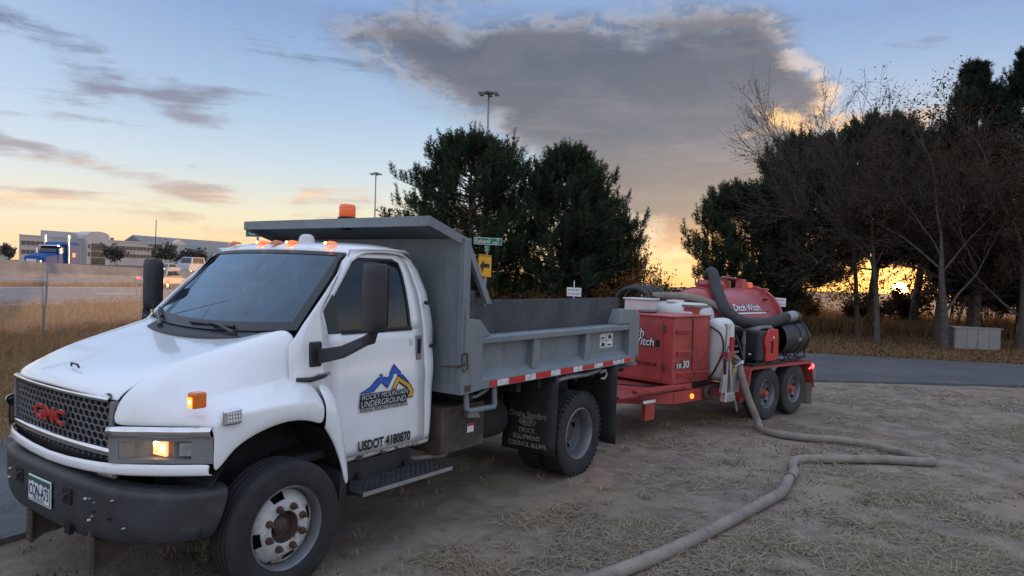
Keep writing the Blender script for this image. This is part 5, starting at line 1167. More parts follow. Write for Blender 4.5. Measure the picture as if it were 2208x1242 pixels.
# ------------------------------------------------------------------ highway side (left)
# concrete median barrier, one segment after another
bar_ = empty('highway_barrier', (-31.6, 0, 0), 0, 'long concrete barrier wall along the far edge of the highway', 'barrier')
for i in range(22):
    y0 = 6+i*6.1; q = MB()
    rows = []
    for y in (y0+.02, y0+6.08):
        zb = gz(-31.6, y)-.05; rows.append([(x, y, zb+z) for x, z in ((.34,0),(.34,.12),(.20,.34),(.10,.98),(-.10,.98),(-.20,.34),(-.34,.12),(-.34,0))])
    q.grid(rows, True); q.f.append(tuple(range(8))); q.f.append(tuple(range(8,16))); q.build('barrier_segment', 'concrete', bar_)
# chain-link fence
fen_ = empty('chain_link_fence', (-10.4, 16, 0), 0, 'gray chain link fence along the dry grass beside the highway', 'fence')
FX = lambda y: -10.4+.02*(y-16)
def fp(y, h, lean=(0,0), r=.022, nm='post'):
    zb = gz(FX(y), y)-.1; q = MB(); q.cyl((FX(y)+10.4, y-16, zb), (FX(y)+10.4+lean[0], y-16+lean[1], zb+h), r, r, 8); q.lathe([(r*1.15,0),(r*1.15,.03),(0,.06)], (FX(y)+10.4+lean[0], y-16+lean[1], zb+h-.01), 'z', 8); q.build(nm, 'galvanised', fen_)
fp(10, 1.6); fp(13, 1.58); fp(16.0, 1.60, (.06,.0)); fp(20.0, 1.45, (-.12,-.1)); fp(20.3, 1.2, (-.16,.0), .022); fp(24, 1.55); fp(28, 1.55); fp(32, 1.55); fp(36, 1.55)
q = MB(); w_ = .0022
for k in range(int(28/.075)):
    y = 9+k*.075
    for s in (-1,1):
        H_ = 1.32; a = (FX(y), y, gz(FX(y), y)+.06); y2 = y+s*H_; 
        if not (8 < y2 < 38): continue
        b = (FX(y2), y2, gz(FX(y2), y2)+.06+H_)
        q.hexa([(a[0]+10.4-w_,a[1]-16-w_,a[2]),(a[0]+10.4+w_,a[1]-16-w_,a[2]),(a[0]+10.4+w_,a[1]-16+w_,a[2]),(a[0]+10.4-w_,a[1]-16+w_,a[2]),(b[0]+10.4-w_,b[1]-16-w_,b[2]),(b[0]+10.4+w_,b[1]-16-w_,b[2]),(b[0]+10.4+w_,b[1]-16+w_,b[2]),(b[0]+10.4-w_,b[1]-16+w_,b[2])])
tag(q.build('wire_mesh', 'galvanised', fen_), kind='stuff')
# ---- vehicles on the highway
def car(name, x, y, rz, paint, L=4.6, W=1.8, Hh=1.42, kind='sedan', label='', lit=True, group='traffic on the highway', cat='car', front=False):
    z = gz(x, y)+.03; o = empty(name, (x, y, z), rz, label, cat, group); o.scale = (.86,.86,.86)      # local +x = forward
    hl = L/2; b = Hh*.55
    q = MB(); hw_ = W/2
    if kind == 'sedan': prof = [(-hl,.30),(-hl,.62),(-hl+.12,b+.10),(-hl+.75,b+.14),(hl-1.25,b+.06),(hl-.25,b-.08),(hl,.52),(hl,.28)]
    else: prof = [(-hl,.32),(-hl,.75),(-hl+.10,b+.12),(hl-1.15,b+.12),(hl-.2,b+.0),(hl,.60),(hl,.30)]
    q.prism(prof, 'v', -hw_, hw_); q.build('body', paint, o, bevel=.09, seg=3)
    if kind == 'sedan': top = [(-hl+.55,b+.10),(-hl+1.15,Hh-.05),(-hl+1.6,Hh),(hl-2.25,Hh-.02),(hl-1.75,Hh-.12),(hl-1.05,b+.06)]
    else: top = [(-hl+.08,b+.08),(-hl+.30,Hh-.06),(-hl+.6,Hh),(hl-2.0,Hh-.02),(hl-1.65,Hh-.12),(hl-1.0,b+.08)]
    q = MB(); n = len(top); A = [(u, -hw_*.93 if k in (0, n-1) else -hw_*.76, zz) for k, (u, zz) in enumerate(top)]; B = [(p[0], -p[1], p[2]) for p in A]
    i = q.vv(A+B); q.f.append(tuple(range(n))); q.f.append(tuple(range(n,2*n)))
    for k in range(n): q.f.append((k, (k+1) % n, n+(k+1) % n, n+k))
    q.build('cabin', paint, o, bevel=.05)
    # glass a little proud of the cabin
    def lerp(p, r, t): return tuple(a+(c-a)*t for a, c in zip(p, r))
    rb0, rb1 = top[0], top[1]; w0, w1 = hw_*.93, hw_*.76
    def quad(nm, c, m='car_glass'):
        g = MB(); g.poly(c); g.build(nm, m, o)
    e = .012
    quad('rear_window', [(rb0[0]+.05-e, -w0*.86, rb0[1]+.06+e), (rb0[0]+.05-e, w0*.86, rb0[1]+.06+e), (rb1[0]-.03-e*2, w1*.86, rb1[1]-.03+e), (rb1[0]-.03-e*2, -w1*.86, rb1[1]-.03+e)])
    f0, f1 = top[-1], top[-2]
    quad('windscreen', [(f0[0]-.05+e, -w0*.86, f0[1]+.05+e), (f0[0]-.05+e, w0*.86, f0[1]+.05+e), (f1[0]+.03+e*2, w1*.86, f1[1]-.03+e), (f1[0]+.03+e*2, -w1*.86, f1[1]-.03+e)])
    for s in (-1,1):
        for a, c in ((.12,.50),(.54,.90)):
            lo0 = (rb0[0]+(f0[0]-rb0[0])*a, s*(w0*.985+.006), b+.17); lo1 = (rb0[0]+(f0[0]-rb0[0])*c, s*(w0*.985+.006), b+.17)
            hi0 = (top[1][0]+.12+(top[-2][0]-top[1][0]-.1)*max(0,(a-.05)), s*(w1+.035), Hh-.13); hi1 = (top[1][0]+(top[-2][0]-top[1][0])*min(1, c+.02)-.05, s*(w1+.035), Hh-.13)
            quad('side_window', [lo0, lo1, hi1, hi0])
        for u in (-hl+.85, hl-.85):
            g = MB(); g.lathe([(.18,-.10),(.30,-.10),(.32,-.06),(.32,.06),(.30,.10),(.18,.10)], (u, s*(hw_-.10), .32), 'v', 20, closed=True); wv = g.build('wheel', 'tyre', o, auto=40)
            g = MB(); g.lathe([(.0,0),(.12,.01),(.19,0)], (u, s*(hw_-.0), .32), 'v', 16); g.build('hubcap', 'aluminium', wv)
        g = MB(); g.box(-hl-.03,-hl+.10, s*hw_*.94-.20 if s > 0 else s*hw_*.94, s*hw_*.94 if s > 0 else s*hw_*.94+.20, b-.08, b+.06); g.build('tail_light', 'red_lit' if lit else 'red_dull', o, bevel=.02)
        g = MB(); g.box(hl-.16,hl+.015, s*hw_*.9-.22 if s > 0 else s*hw_*.9, s*hw_*.9 if s > 0 else s*hw_*.9+.22, .55, .70); g.build('headlight', 'lamp_warm' if front else 'lamp_clear', o, bevel=.02)
    g = MB(); g.box(-hl-.015,-hl+.02,-.26,.26,.62,.76); g.build('licence_plate', 'plate_white', o)
    return o
PI = math.pi
car('sedan', -21.6, 44.5, PI/2+.06, 'car_silver', label='silver sedan with lit red tail lights stopped on the ramp', Hh=1.38)
car('hatchback', -19.9, 52.5, PI/2+.04, 'car_dark', Hh=1.36, label='dark car with red brake lights ahead of the silver sedan', kind='sedan')
car('sport_utility', -22.5, 58.0, PI/2, 'car_white', L=4.9, W=1.95, Hh=1.72, kind='suv', label='white sport utility with dark rear glass farther up the ramp', lit=False)
car('sedan', -28.3, 36.6, -PI/2, 'car_white', Hh=1.45, label='white car cut by the left edge of the picture', front=True)
car('sedan', -40.0, 83.0, -PI/2, 'car_beige', Hh=1.40, label='pale sedan behind the barrier just right of the blue truck', group=None, lit=False)
for k, (x, y) in enumerate(((-42,94),(-41.5,106),(-41,119))):
    car('work_van', x, y, -PI/2, 'car_beige' if k == 1 else 'car_white', L=6.2, W=2.0, Hh=2.45, kind='suv', lit=False, cat='van', group='parked vans behind the barrier', label=['pale van behind the barrier, nearest the blue truck','beige van behind the barrier, middle of the three','white van behind the barrier, farthest from the blue truck'][k])
# ---- blue tractor unit
semi = empty('semi_truck', (-41.5, 65.2, gz(-41.5,62)-.35), -PI/2, 'blue sleeper semi truck with tall chrome exhaust stacks behind the barrier', 'truck'); semi.scale = (.82,.82,.82)
q = MB(); q.box(-4.6,3.2,-.45,.45,.55,.95); q.build('chassis', 'underbody', semi)
q = MB(); n=0; rows = []
for x, hw2, zt in ((3.9,.75,1.55),(3.7,.95,1.95),(3.0,1.02,2.12),(1.9,1.08,2.28),(1.3,1.10,2.34)): rows.append([(x,-hw2,.75),(x,-hw2,zt-.25),(x,-hw2*.8,zt-.03),(x,0,zt),(x,hw2*.8,zt-.03),(x,hw2,zt-.25),(x,hw2,.75)])
q.grid(rows); q.f.append(tuple(range(7))); q.build('hood', 'semi_blue', semi, auto=40)
q = MB(); q.hexa([(-.2,-1.1,.85),(1.35,-1.1,.85),(1.35,1.1,.85),(-.2,1.1,.85),(-.2,-1.05,3.15),(.85,-1.02,3.15),(.85,1.02,3.15),(-.2,1.05,3.15)]); q.build('cab', 'semi_blue', semi, bevel=.06)
q = MB(); q.hexa([(-2.6,-1.22,.85),(-.2,-1.22,.85),(-.2,1.22,.85),(-2.6,1.22,.85),(-2.6,-1.2,3.35),(-.2,-1.2,3.35),(-.2,1.2,3.35),(-2.6,1.2,3.35)]); q.build('sleeper', 'semi_blue', semi, bevel=.08)
q = MB(); q.hexa([(-2.5,-1.1,3.34),(.7,-1.0,3.16),(.7,1.0,3.16),(-2.5,1.1,3.34),(-2.5,-1.0,3.62),(-.2,-.95,3.58),(-.2,.95,3.58),(-2.5,1.0,3.62)]); q.build('roof_fairing', 'semi_blue', semi, bevel=.06)
q = MB(); q.poly([(1.335,-.95,2.42),(1.335,.95,2.42),(.93,.90,3.08),(.93,-.90,3.08)]); q.build('windscreen', 'car_glass', semi)
q = MB(); q.box(.85,1.25,-1.02,1.02,3.08,3.18); q.build('sun_visor', 'chrome', semi, bevel=.02)
for s in (-1,1):
    q = MB(); q.poly([(.05,1.115*s,2.35),(1.05,1.115*s,2.35),(.80,1.09*s,2.95),(.05,1.09*s,2.95)]); q.build('side_window', 'car_glass', semi)
    q = MB(); q.poly([(-1.7,1.225*s,1.9),(-1.1,1.225*s,1.9),(-1.1,1.222*s,2.4),(-1.7,1.222*s,2.4)]); q.build('sleeper_window', 'car_glass', semi)
    q = MB(); q.cyl((-.28,1.30*s,1.0),(-.28,1.30*s,4.35),.10,.10,14); q.build('exhaust_stack', 'chrome', semi, auto=40)
    q = MB(); q.cyl((-2.7,1.15*s,1.0),(-2.7,1.15*s,2.3),.03,.03,8); q.build('grab_rail', 'chrome', semi)
    q = MB(); q.box(1.0,1.15,1.25*s-.12,1.25*s+.12,2.25,2.85); q.build('mirror', 'chrome', semi, bevel=.03)
    q = MB(); q.box(-2.5,.9,1.15*s-.1,1.15*s+.1,.55,.95); q.build('side_skirt', 'chrome', semi, bevel=.03)
    q = MB(); q.box(3.72,3.92,.82*s-.14,.82*s+.14,1.25,1.5); q.build('headlight', 'lamp_clear', semi, bevel=.03)
    for u in (2.6,-3.0,-4.2):
        q = MB(); q.lathe([(.25,-.15),(.50,-.15),(.52,-.1),(.52,.1),(.50,.15),(.25,.15)], (u,1.05*s,.52), 'v', 20, closed=True); q.build('wheel', 'tyre', semi, auto=40)
q = MB(); q.box(3.88,3.95,-.55,.55,.95,1.60); q.build('grille', 'chrome', semi, bevel=.02)
q = MB(); q.box(3.85,4.1,-1.15,1.15,.45,.85); q.build('bumper', 'chrome', semi, bevel=.05)

# ---- office block: facade runs away to the right
OA = math.atan2(.937, .349)
office = empty('office_building', (-195.7, 285.0, 1.5), OA, 'long pale office building with arched entrance tower across the highway', 'building')
# local: x along the facade, y into the building, z up
L_ = 76.0; zt = 10.0
def skewbox(x0, x1, y0, y1, z0, z1):     # the wings are set at an angle to the street front
    k = .80; return MB().hexa([(x0+k*y0,y0,z0),(x1+k*y0,y0,z0),(x1+k*y1,y1,z0),(x0+k*y1,y1,z0),(x0+k*y0,y0,z1),(x1+k*y0,y0,z1),(x1+k*y1,y1,z1),(x0+k*y1,y1,z1)])
skewbox(0,L_,0,26,-5,zt).build('wall', 'office_wall', office)
skewbox(-.2,L_+.1,-.2,26,zt,zt+.45).build('parapet', 'office_trim', office)
skewbox(8.4,26,5,20,zt+.46,zt+2.9).build('upper_storey', 'office_wall', office)
TC = 33.6; prof = [(TC-5.6,-5),(TC-5.6,zt+1.6)]+[(TC-5.6*math.cos(a), zt+1.6+2.1*math.sin(a)) for a in np.linspace(0, PI, 13)][1:-1]+[(TC+5.6,zt+1.6),(TC+5.6,-5)]
q = MB(); q.prism(prof, 'v', -2.0, 6.0); tw_ = q.build('entrance_tower', 'office_trim', office)
for k in range(4):
    q = MB(); q.box(TC-3.4+k*1.75,TC-1.8+k*1.75,-2.12,-2.05,-1.0,zt-1.6); w0 = q.build('tower_window', 'window_dark', tw_)
    for zz in (2.2,5.0): g = MB(); g.box(TC-3.4+k*1.75,TC-1.8+k*1.75,-2.2,-2.12,zz,zz+.25); g.build('mullion', 'office_trim', w0)
for s in (-1,1):
    for zz in (2.8,6.2): q = MB(); q.box(TC+s*4.5-.45,TC+s*4.5+.45,-2.12,-2.05,zz,zz+1.7); q.build('tower_window', 'window_dark', tw_)
wm = None
for z0 in (6.3,2.8):
    x = .9
    while x < L_-2:
        if not (TC-7.5 < x < TC+5.8):
            if wm is None: q = MB(); q.box(0,1.6,-.08,.02,0,1.65); o = q.build('window', 'window_dark', office); wm = o.data; o.location = (x,0,z0)
            else: link('window', wm, office, (x,0,z0))
        x += 1.95
for zz in (6.05,8.05):
    for a, b in ((.3,TC-5.9),(TC+5.9,L_-.4)): q = MB(); q.box(a,b,-.14,-.005,zz,zz+.2); q.build('string_course', 'office_trim', office)
q = MB(); q.box(62,67.5,-.2,-.005,8.6,9.5); q.build('facade_sign', 'roof_gray', office)
q = MB(); q.box(42,43.8,4,6,zt+.46,zt+2.6); q.build('chimney', 'hose_tan', office); q = MB(); q.box(45.5,46.6,4,5,zt+.46,zt+1.7); q.build('roof_vent', 'hose_tan', office)
# ---- hotel behind
HA = math.atan2(.95, .30); hotel = empty('hotel', (-183.5, 383, 1.2), HA, 'cream hotel with gray pitched roof beyond the office building', 'building')
q = MB(); q.box(-12,62,0,20,-5,9.2); q.build('wall', 'hotel_wall', hotel)
q = MB(); q.prism([(-1,9.1),(10,15.2),(21,9.1)], 'u', -14.0, 63.0); q.build('roof', 'roof_gray', hotel)
q = MB(); q.prism([(-3.0,9.2),(5.0,14.0),(13,9.2),(13,-5),(-3,-5)], 'v', -3.4, -.02); q.build('gable_bay', 'hotel_wall', hotel)
hm = None
for r_ in range(4):
    for k in range(14):
        x, z = 1.5+k*4.4, -3.2+r_*2.9; yy = -3.48 if x < 12 else -.08
        if hm is None: q = MB(); q.box(0,1.7,0,.09,0,1.9); o = q.build('window', 'window_dark', hotel); hm = o.data; o.location = (x,yy,z)
        else: link('window', hm, hotel, (x,yy,z))
ann = empty('annex_building', (-167.0, 405, 1.0), HA, 'low gray annex with red strip of windows right of the hotel', 'building')
q = MB(); q.box(0,60,-8,16,-5,12.0); q.build('wall', 'office_wall', ann)
for k in range(12): q = MB(); q.box(1+k*4.0,4.6+k*4.0,-8.1,-8.0,5.2,7.6); q.build('window', 'red_dull' if k < 5 else 'window_dark', ann)
# small house roof at the far left
hs = empty('house', (-205, 284, 1.0), .5, 'small house with brown pitched roof at the far left edge', 'house')
q = MB(); q.box(-5,5,-4,4,-3,3); q.build('wall', 'hotel_wall', hs); q = MB(); q.prism([(-4.8,2.9),(0,6.2),(4.8,2.9)], 'u', -5.6, 5.6); q.build('roof', 'rust_brown', hs)
# ---- high light masts
def mast(x, y, h, label):
    o = empty('light_mast', (x, y, gz(x, y)-.2), 0, label, 'light mast', 'tall highway light masts')
    q = MB(); q.tube([(0,0,0),(0,0,h*.5),(0,0,h)], [.30,.22,.14], 10); q.build('pole', 'galvanised', o, smooth=True)
    q = MB(); q.lathe([(.2,-.25),(.75,-.22),(.75,.02),(.5,.22),(.2,.3)], (0,0,h), 'z', 14); q.build('crown_ring', 'gray_plastic', o, auto=40)
    for k in range(6):
        a = 2*PI*k/6+.4; c, s = math.cos(a), math.sin(a)
        q = MB(); q.tube([(c*.7,s*.7,h-.1),(c*1.1,s*1.1,h-.05)], .05, 6); q.lathe([(.05,.05),(.34,0),(.36,-.22),(.28,-.26),(0,-.26)], (c*1.25,s*1.25,h-.1), 'z', 10); q.build('lamp_head', 'gray_plastic', o, auto=40)
mast(-4.0, 100, 28.5, 'tall light mast rising behind the nearer pine'); mast(-34.8, 180, 26.5, 'shorter looking light mast left of the pines above the truck')
# ---- street signs
def sgn(x, y, z0, h, rz, label, cat='sign', lean=(0,0), r=.03, nm='street_sign', grp=None):
    o = empty(nm, (x, y, gz(x, y)), rz, label, cat, grp); q = MB(); q.cyl((0,0,-.1),(lean[0],lean[1],h),r,r,8); q.build('post', 'galvanised', o); return o
S1 = sgn(-.77, 19.0, 0, 2.78, 0, 'green street name sign above a yellow arrow board beside the pines', lean=(.10,0))
def panel(o, nm, x0, x1, z0, z1, y, m, border=None, tilt=0.0, yaw=0.0):
    q = MB(); c, s = math.cos(yaw), math.sin(yaw); xm = (x0+x1)/2
    P = [(xm+(x-xm)*c, y+(x-xm)*s+d, z+(x-xm)*tilt) for d in (0,.012) for x, z in ((x0,z0),(x1,z0),(x1,z1),(x0,z1))]
    q.hexa(P); return q.build(nm, m, o)
p = panel(S1, 'name_board', -.27,.47,2.66,2.84,-.05,'sign_white', tilt=-.02); p2 = panel(S1, 'name_field', -.26,.46,2.672,2.828,-.052,'sign_green', tilt=-.02)
text(p2, 'sign_lettering', 'Kalispell', .150, (-.235,-.056,2.708), (1,0,-.02), (0,0,1), 'sign_white', bold=.0, sx=.80); text(p2, 'sign_lettering', 'ST', .055, (.335,-.056,2.765), (1,0,-.02), (0,0,1), 'sign_white', bold=.002); text(p2, 'sign_lettering', '15400 E', .062, (.215,-.056,2.693), (1,0,-.02), (0,0,1), 'sign_white', bold=.001, sx=.85)
p = panel(S1, 'cross_name_board', -.02,.19,2.47,2.65,-.05,'sign_green', yaw=-.9); text(p, 'sign_lettering', 'E 13', .085, (.02,-.075,2.56), (1,0,-.05), (0,0,1), 'sign_white', sx=.6); text(p, 'sign_lettering', 'AVE', .065, (.03,-.075,2.49), (1,0,-.05), (0,0,1), 'sign_white', sx=.6)
p = panel(S1, 'arrow_board', -.13,.21,1.82,2.39,-.07,'sign_yellow', tilt=-.10, yaw=-.12)
ax = .04; q = MB(); q.poly([(ax-.125,-.092,2.118),(ax-.03,-.092,2.255),(ax-.035,-.092,2.165),(ax+.12,-.092,2.150),(ax+.12,-.092,2.05),(ax-.035,-.092,2.06),(ax-.06,-.092,1.92)]); q.build('arrow', 'decal_black', p)
q = MB(); q.grid([[(ax-.165,-.094,2.385),(ax+.165,-.094,2.352)],[(ax-.165,-.094,2.372),(ax+.165,-.094,2.339)]]); q.build('board_edge', 'decal_black', p)
S2 = sgn(-6.75, 19.0, 0, 2.95, 0, 'green street name sign peeking out above the truck cab roof')
p = panel(S2, 'name_board', -.30,.55,2.68,2.90,-.05,'sign_white'); p2 = panel(S2, 'name_field', -.29,.54,2.69,2.89,-.053,'sign_green'); text(p2, 'sign_lettering', 'Colfax', .16, (-.22,-.058,2.735), (1,0,0), (0,0,1), 'sign_white', bold=.003, sx=.82)
def notres(x, y, zc, label, stick):
    o = sgn(x, y, 0, zc+stick, 0, label, r=.012, nm='warning_sign', grp='no trespassing signs'); o.children[0].data.materials[0] = M('decal_white')
    p = panel(o, 'sign_board', -.19,.19,zc-.115,zc+.115,-.03,'sign_white', tilt=-.03)
    text(p, 'sign_lettering', 'PRIVATE PROPERTY', .062, (0,-.034,zc+.03), (1,0,-.03), (0,0,1), 'decal_black', bold=.0, sx=.60, align='CENTER'); text(p, 'sign_lettering', 'NO TRESPASSING', .075, (0,-.034,zc-.075), (1,0,-.03), (0,0,1), 'sign_red', bold=.0, sx=.58, align='CENTER')
notres(1.64, 19.0, 1.48, 'white no trespassing sign on a stake below the pines', .30); notres(7.20, 19.4, 1.36, 'white no trespassing sign behind the red debris tank', .06)
# utility box on the verge
ub = empty('utility_box', (14.27, 21.95, gz(14,22)), R(-14), 'gray ribbed metal utility box on the leafy verge by the lane', 'utility box')
q = MB(); q.box(-.62,.62,-.02,.5,0,.66); q.build('cabinet', 'concrete', ub, bevel=.01)
for k in range(4): q = MB(); q.box(-.60+k*.305,-.315+k*.305,-.035,-.02,.02,.645); q.build('panel', 'concrete', ub, bevel=.006)
q = MB(); q.box(-.66,.66,-.05,.54,.655,.685); q.build('lid', 'galvanised', ub)
q = MB(); q.box(-.02,0,-.06,-.02,.02,.3); q.build('latch', 'galvanised', ub)
# ------------------------------------------------------------------ trees
def tubes_np(segs, n=4):
    """segs: list of (p0, p1, r0, r1) -> vertices, quads"""
    S = np.array([[*a, *b, r, q] for a, b, r, q in segs], np.float32); m = len(S)
    P0, P1, r0, r1 = S[:,0:3], S[:,3:6], S[:,6:7], S[:,7:8]
    d = P1-P0; d /= np.linalg.norm(d, axis=1, keepdims=True)+1e-9
    up = np.where(np.abs(d[:,2:3]) < .9, np.array([[0,0,1.0]]), np.array([[1.0,0,0]]))
    a = np.cross(d, up); a /= np.linalg.norm(a, axis=1, keepdims=True)+1e-9; b = np.cross(a, d)
    V = np.zeros((m, 2*n, 3), np.float32)
    for k in range(n):
        t = 2*math.pi*k/n; o = a*math.cos(t)+b*math.sin(t); V[:,k] = P0+o*r0; V[:,n+k] = P1+o*r1
    base = (np.arange(m)*2*n)[:,None]
    F = np.concatenate([base+np.array([[k, (k+1) % n, n+(k+1) % n, n+k]]) for k in range(n)], 0)
    return V.reshape(-1,3), F
def tufts_np(P, D, L, nb, bl, bw, rng, spread=.8):
    """bottle-brush shoots: nb needle triangles on each shoot"""
    P = np.asarray(P, np.float32); D = np.asarray(D, np.float32); D = D/(np.linalg.norm(D, axis=1, keepdims=True)+1e-9); m = len(P)
    t = rng.random((m, nb, 1)).astype(np.float32); root = P[:,None]+D[:,None]*(t*L)
    rnd = rng.normal(size=(m, nb, 3)).astype(np.float32); rnd -= (rnd*D[:,None]).sum(-1, keepdims=True)*D[:,None]; rnd /= np.linalg.norm(rnd, axis=-1, keepdims=True)+1e-9
    dr = D[:,None]*(.45+.35*t)+rnd*spread; dr /= np.linalg.norm(dr, axis=-1, keepdims=True)
    w = np.cross(dr, rng.normal(size=(m, nb, 3))); w /= np.linalg.norm(w, axis=-1, keepdims=True)+1e-9
    ln = bl*(.7+.6*rng.random((m, nb, 1)))
    V = np.stack([root-w*bw*.5, root+w*bw*.5, root+dr*ln+w*bw*.25, root+dr*ln-w*bw*.25], 2).reshape(-1,3)
    F = np.arange(m*nb*4).reshape(-1,4)
    tint = np.repeat(np.clip(rng.random((m,1))*.7+.3*t[:,:,0], 0, 1).reshape(-1), 4)
    return V, F, tint
def crown_r(z, H, R_, z0, zw, top=.62):
    if z < zw: return R_*(.72+.28*(z-z0)/max(.01, zw-z0))
    return R_*max(.03, (1-((z-zw)/(H-zw))**1.3))**top
def pine(name, x, y, H, R_, label, seed, z0=.5, zw=None, step=.25, nbr=7, leaf='pine_needles', tl=.42, nb=36, bl=.105, bw=.020, up=.75, subs=8, group=None, top=.62, thin=1.0, cat='tree'):
    rng = np.random.default_rng(seed); rnd = random.Random(seed); zw = zw if zw is not None else H*.34
    o = empty(name, (x, y, gz(x, y)), 0, label, cat, group)
    segs = []; P = []; D = []; k = 0
    lean = (rnd.uniform(-.15,.15), rnd.uniform(-.1,.1))
    tr = lambda z: Vector((lean[0]*z/H*2+.06*math.sin(z*1.3+seed), lean[1]*z/H*2+.06*math.cos(z*1.1), z))
    zs = np.linspace(-.2, H-.25, 14)
    for a, b in zip(zs, zs[1:]): segs.append((tr(a), tr(b), .022*H*(1-a/H)+.02, .022*H*(1-b/H)+.02))
    z = z0
    while z < H-.15:
        for q in range(nbr):
            az = k*2.39996+rnd.uniform(-.5,.5); k += 1; zz = z+rnd.uniform(-.12,.12)
            if zz > H-.1: continue
            ln = crown_r(zz, H, R_, z0, zw, top)*rnd.uniform(.72,1.10)*(1 if rnd.random() > .12 else .6)
            a0 = tr(zz); dirv = Vector((math.cos(az), math.sin(az), 0)); rise = rnd.uniform(.15,.5)*up*(1 if zz > zw else .6)*(1-.5*(zz/H)**3)
            pt = lambda s: a0+dirv*(ln*s)+Vector((0,0,ln*(rise*s**1.5-.05*s)))+Vector((0,0,.25*(zz/H)*s*ln))
            pr = [pt(s) for s in (0,.33,.66,1)]; br = .012+.016*ln/2
            for i in range(3): segs.append((pr[i], pr[i+1], br*(1-i*.28), br*(1-(i+1)*.28)))
            nsub = max(2, int(subs*(.5+.5*ln/R_)*thin))
            for j in range(nsub):
                s = .30+.68*(j+rnd.random())/nsub; sl_ = (.30+.42*rnd.random())*(1.25-s*.5)*min(1, ln/1.2+.35); sa = az+rnd.choice((-1,1))*rnd.uniform(.35,1.15)
                b0 = pt(s); sd = Vector((math.cos(sa), math.sin(sa), rnd.uniform(.1,.75))).normalized(); b1 = b0+sd*sl_
                segs.append((b0, b1, .010, .005))
                nt = 2+int(sl_*5)
                for i in range(nt):
                    f = (i+.6)/nt; pp = b0.lerp(b1, f); dd = (sd*.40+Vector((rnd.uniform(-.35,.35), rnd.uniform(-.35,.35), 1.0))).normalized()
                    P.append(pp); D.append(dd)
            for tip, pb in ((pr[3], .75), (pt(.72), .45)):
                if leaf == 'pine_needles' and rnd.random() < pb and zz > H*.3:      # upright leaders
                    hh = rnd.uniform(.25,.60); e = tip+Vector((dirv.x*.1+rnd.uniform(-.06,.06), dirv.y*.1+rnd.uniform(-.06,.06), hh)); segs.append((tip, e, .012, .006))
                    for i in range(3): P.append(tip.lerp(e, i/3)); D.append((e-tip).normalized())
            P.append(pr[3]); D.append((dirv*.5+Vector((0,0,.8))).normalized()); P.append(pt(.85)); D.append((dirv*.2+Vector((0,0,1))).normalized())
        z += step*(1.0 if z < H*.8 else .7)
    for i in range(6): P.append(tr(H-.3)+Vector((rnd.uniform(-.12,.12), rnd.uniform(-.12,.12), -.05*i))); D.append(Vector((rnd.uniform(-.3,.3), rnd.uniform(-.3,.3), 1)))
    V, F = tubes_np(segs, 5); npmesh('trunk', V, F, 'bark', o)
    V, F, t = tufts_np(P, D, tl, nb, bl, bw, rng); npmesh('crown', V, F, leaf, o, t)
    return o
def grow(rnd, p, d, ln, r, depth, segs, tips, maxd, spread, grav=.0, nch=(3,5), taper=.62):
    n = 3 if depth else 5; q = Vector(p); dd = Vector(d).normalized(); rr = r
    pts = [q.copy()]
    for i in range(n):
        dd = (dd+Vector((rnd.gauss(0,.13 if depth else .045), rnd.gauss(0,.13 if depth else .045), rnd.gauss(0,.10)+grav*(.5 if depth else 0)))).normalized(); q2 = q+dd*(ln/n); r2 = rr*(.86 if depth == 0 else .80)
        segs.append((q.copy(), q2.copy(), rr, r2)); q = q2; rr = r2; pts.append(q.copy())
    if depth >= maxd: tips.append((q, dd)); tips.append(((pts[1]+pts[2])/2, dd)); return
    for c in range(rnd.randint(*nch)+(1 if depth == 0 else 0)):
        f = rnd.uniform(.35,1.0) if depth else rnd.uniform(.30,1.0); b = pts[0].lerp(pts[-1], f) if depth else pts[min(n-1, int(f*n))].lerp(pts[min(n, int(f*n)+1)], f*n-int(f*n))
        az = rnd.uniform(0, 2*math.pi); a = dd.cross(Vector((math.cos(az), math.sin(az), .3))).normalized(); an = rnd.uniform(*spread)
        grow(rnd, b, dd*math.cos(an)+a*math.sin(an), ln*rnd.uniform(.50,.78), max(.0045, rr*rnd.uniform(.45,taper)), depth+1, segs, tips, maxd, spread, grav, nch, taper)
    grow(rnd, q, dd, ln*.72, rr*.8, depth+1, segs, tips, maxd, spread, grav, nch, taper)
def leaves_np(P, size, rng, n=1, jit=.12):
    P = np.repeat(np.asarray(P, np.float32), n, 0); m = len(P); P = P+rng.normal(size=(m,3)).astype(np.float32)*jit
    a = rng.normal(size=(m,3)); a /= np.linalg.norm(a, axis=1, keepdims=True); b = np.cross(a, rng.normal(size=(m,3))); b /= np.linalg.norm(b, axis=1, keepdims=True)
    s = size*(.6+.8*rng.random((m,1)))
    V = np.stack([P-a*s, P+b*s*.5, P+a*s, P-b*s*.5], 1).reshape(-1,3); F = np.arange(m*4).reshape(-1,4)
    return V, F, np.repeat(rng.random(m), 4)
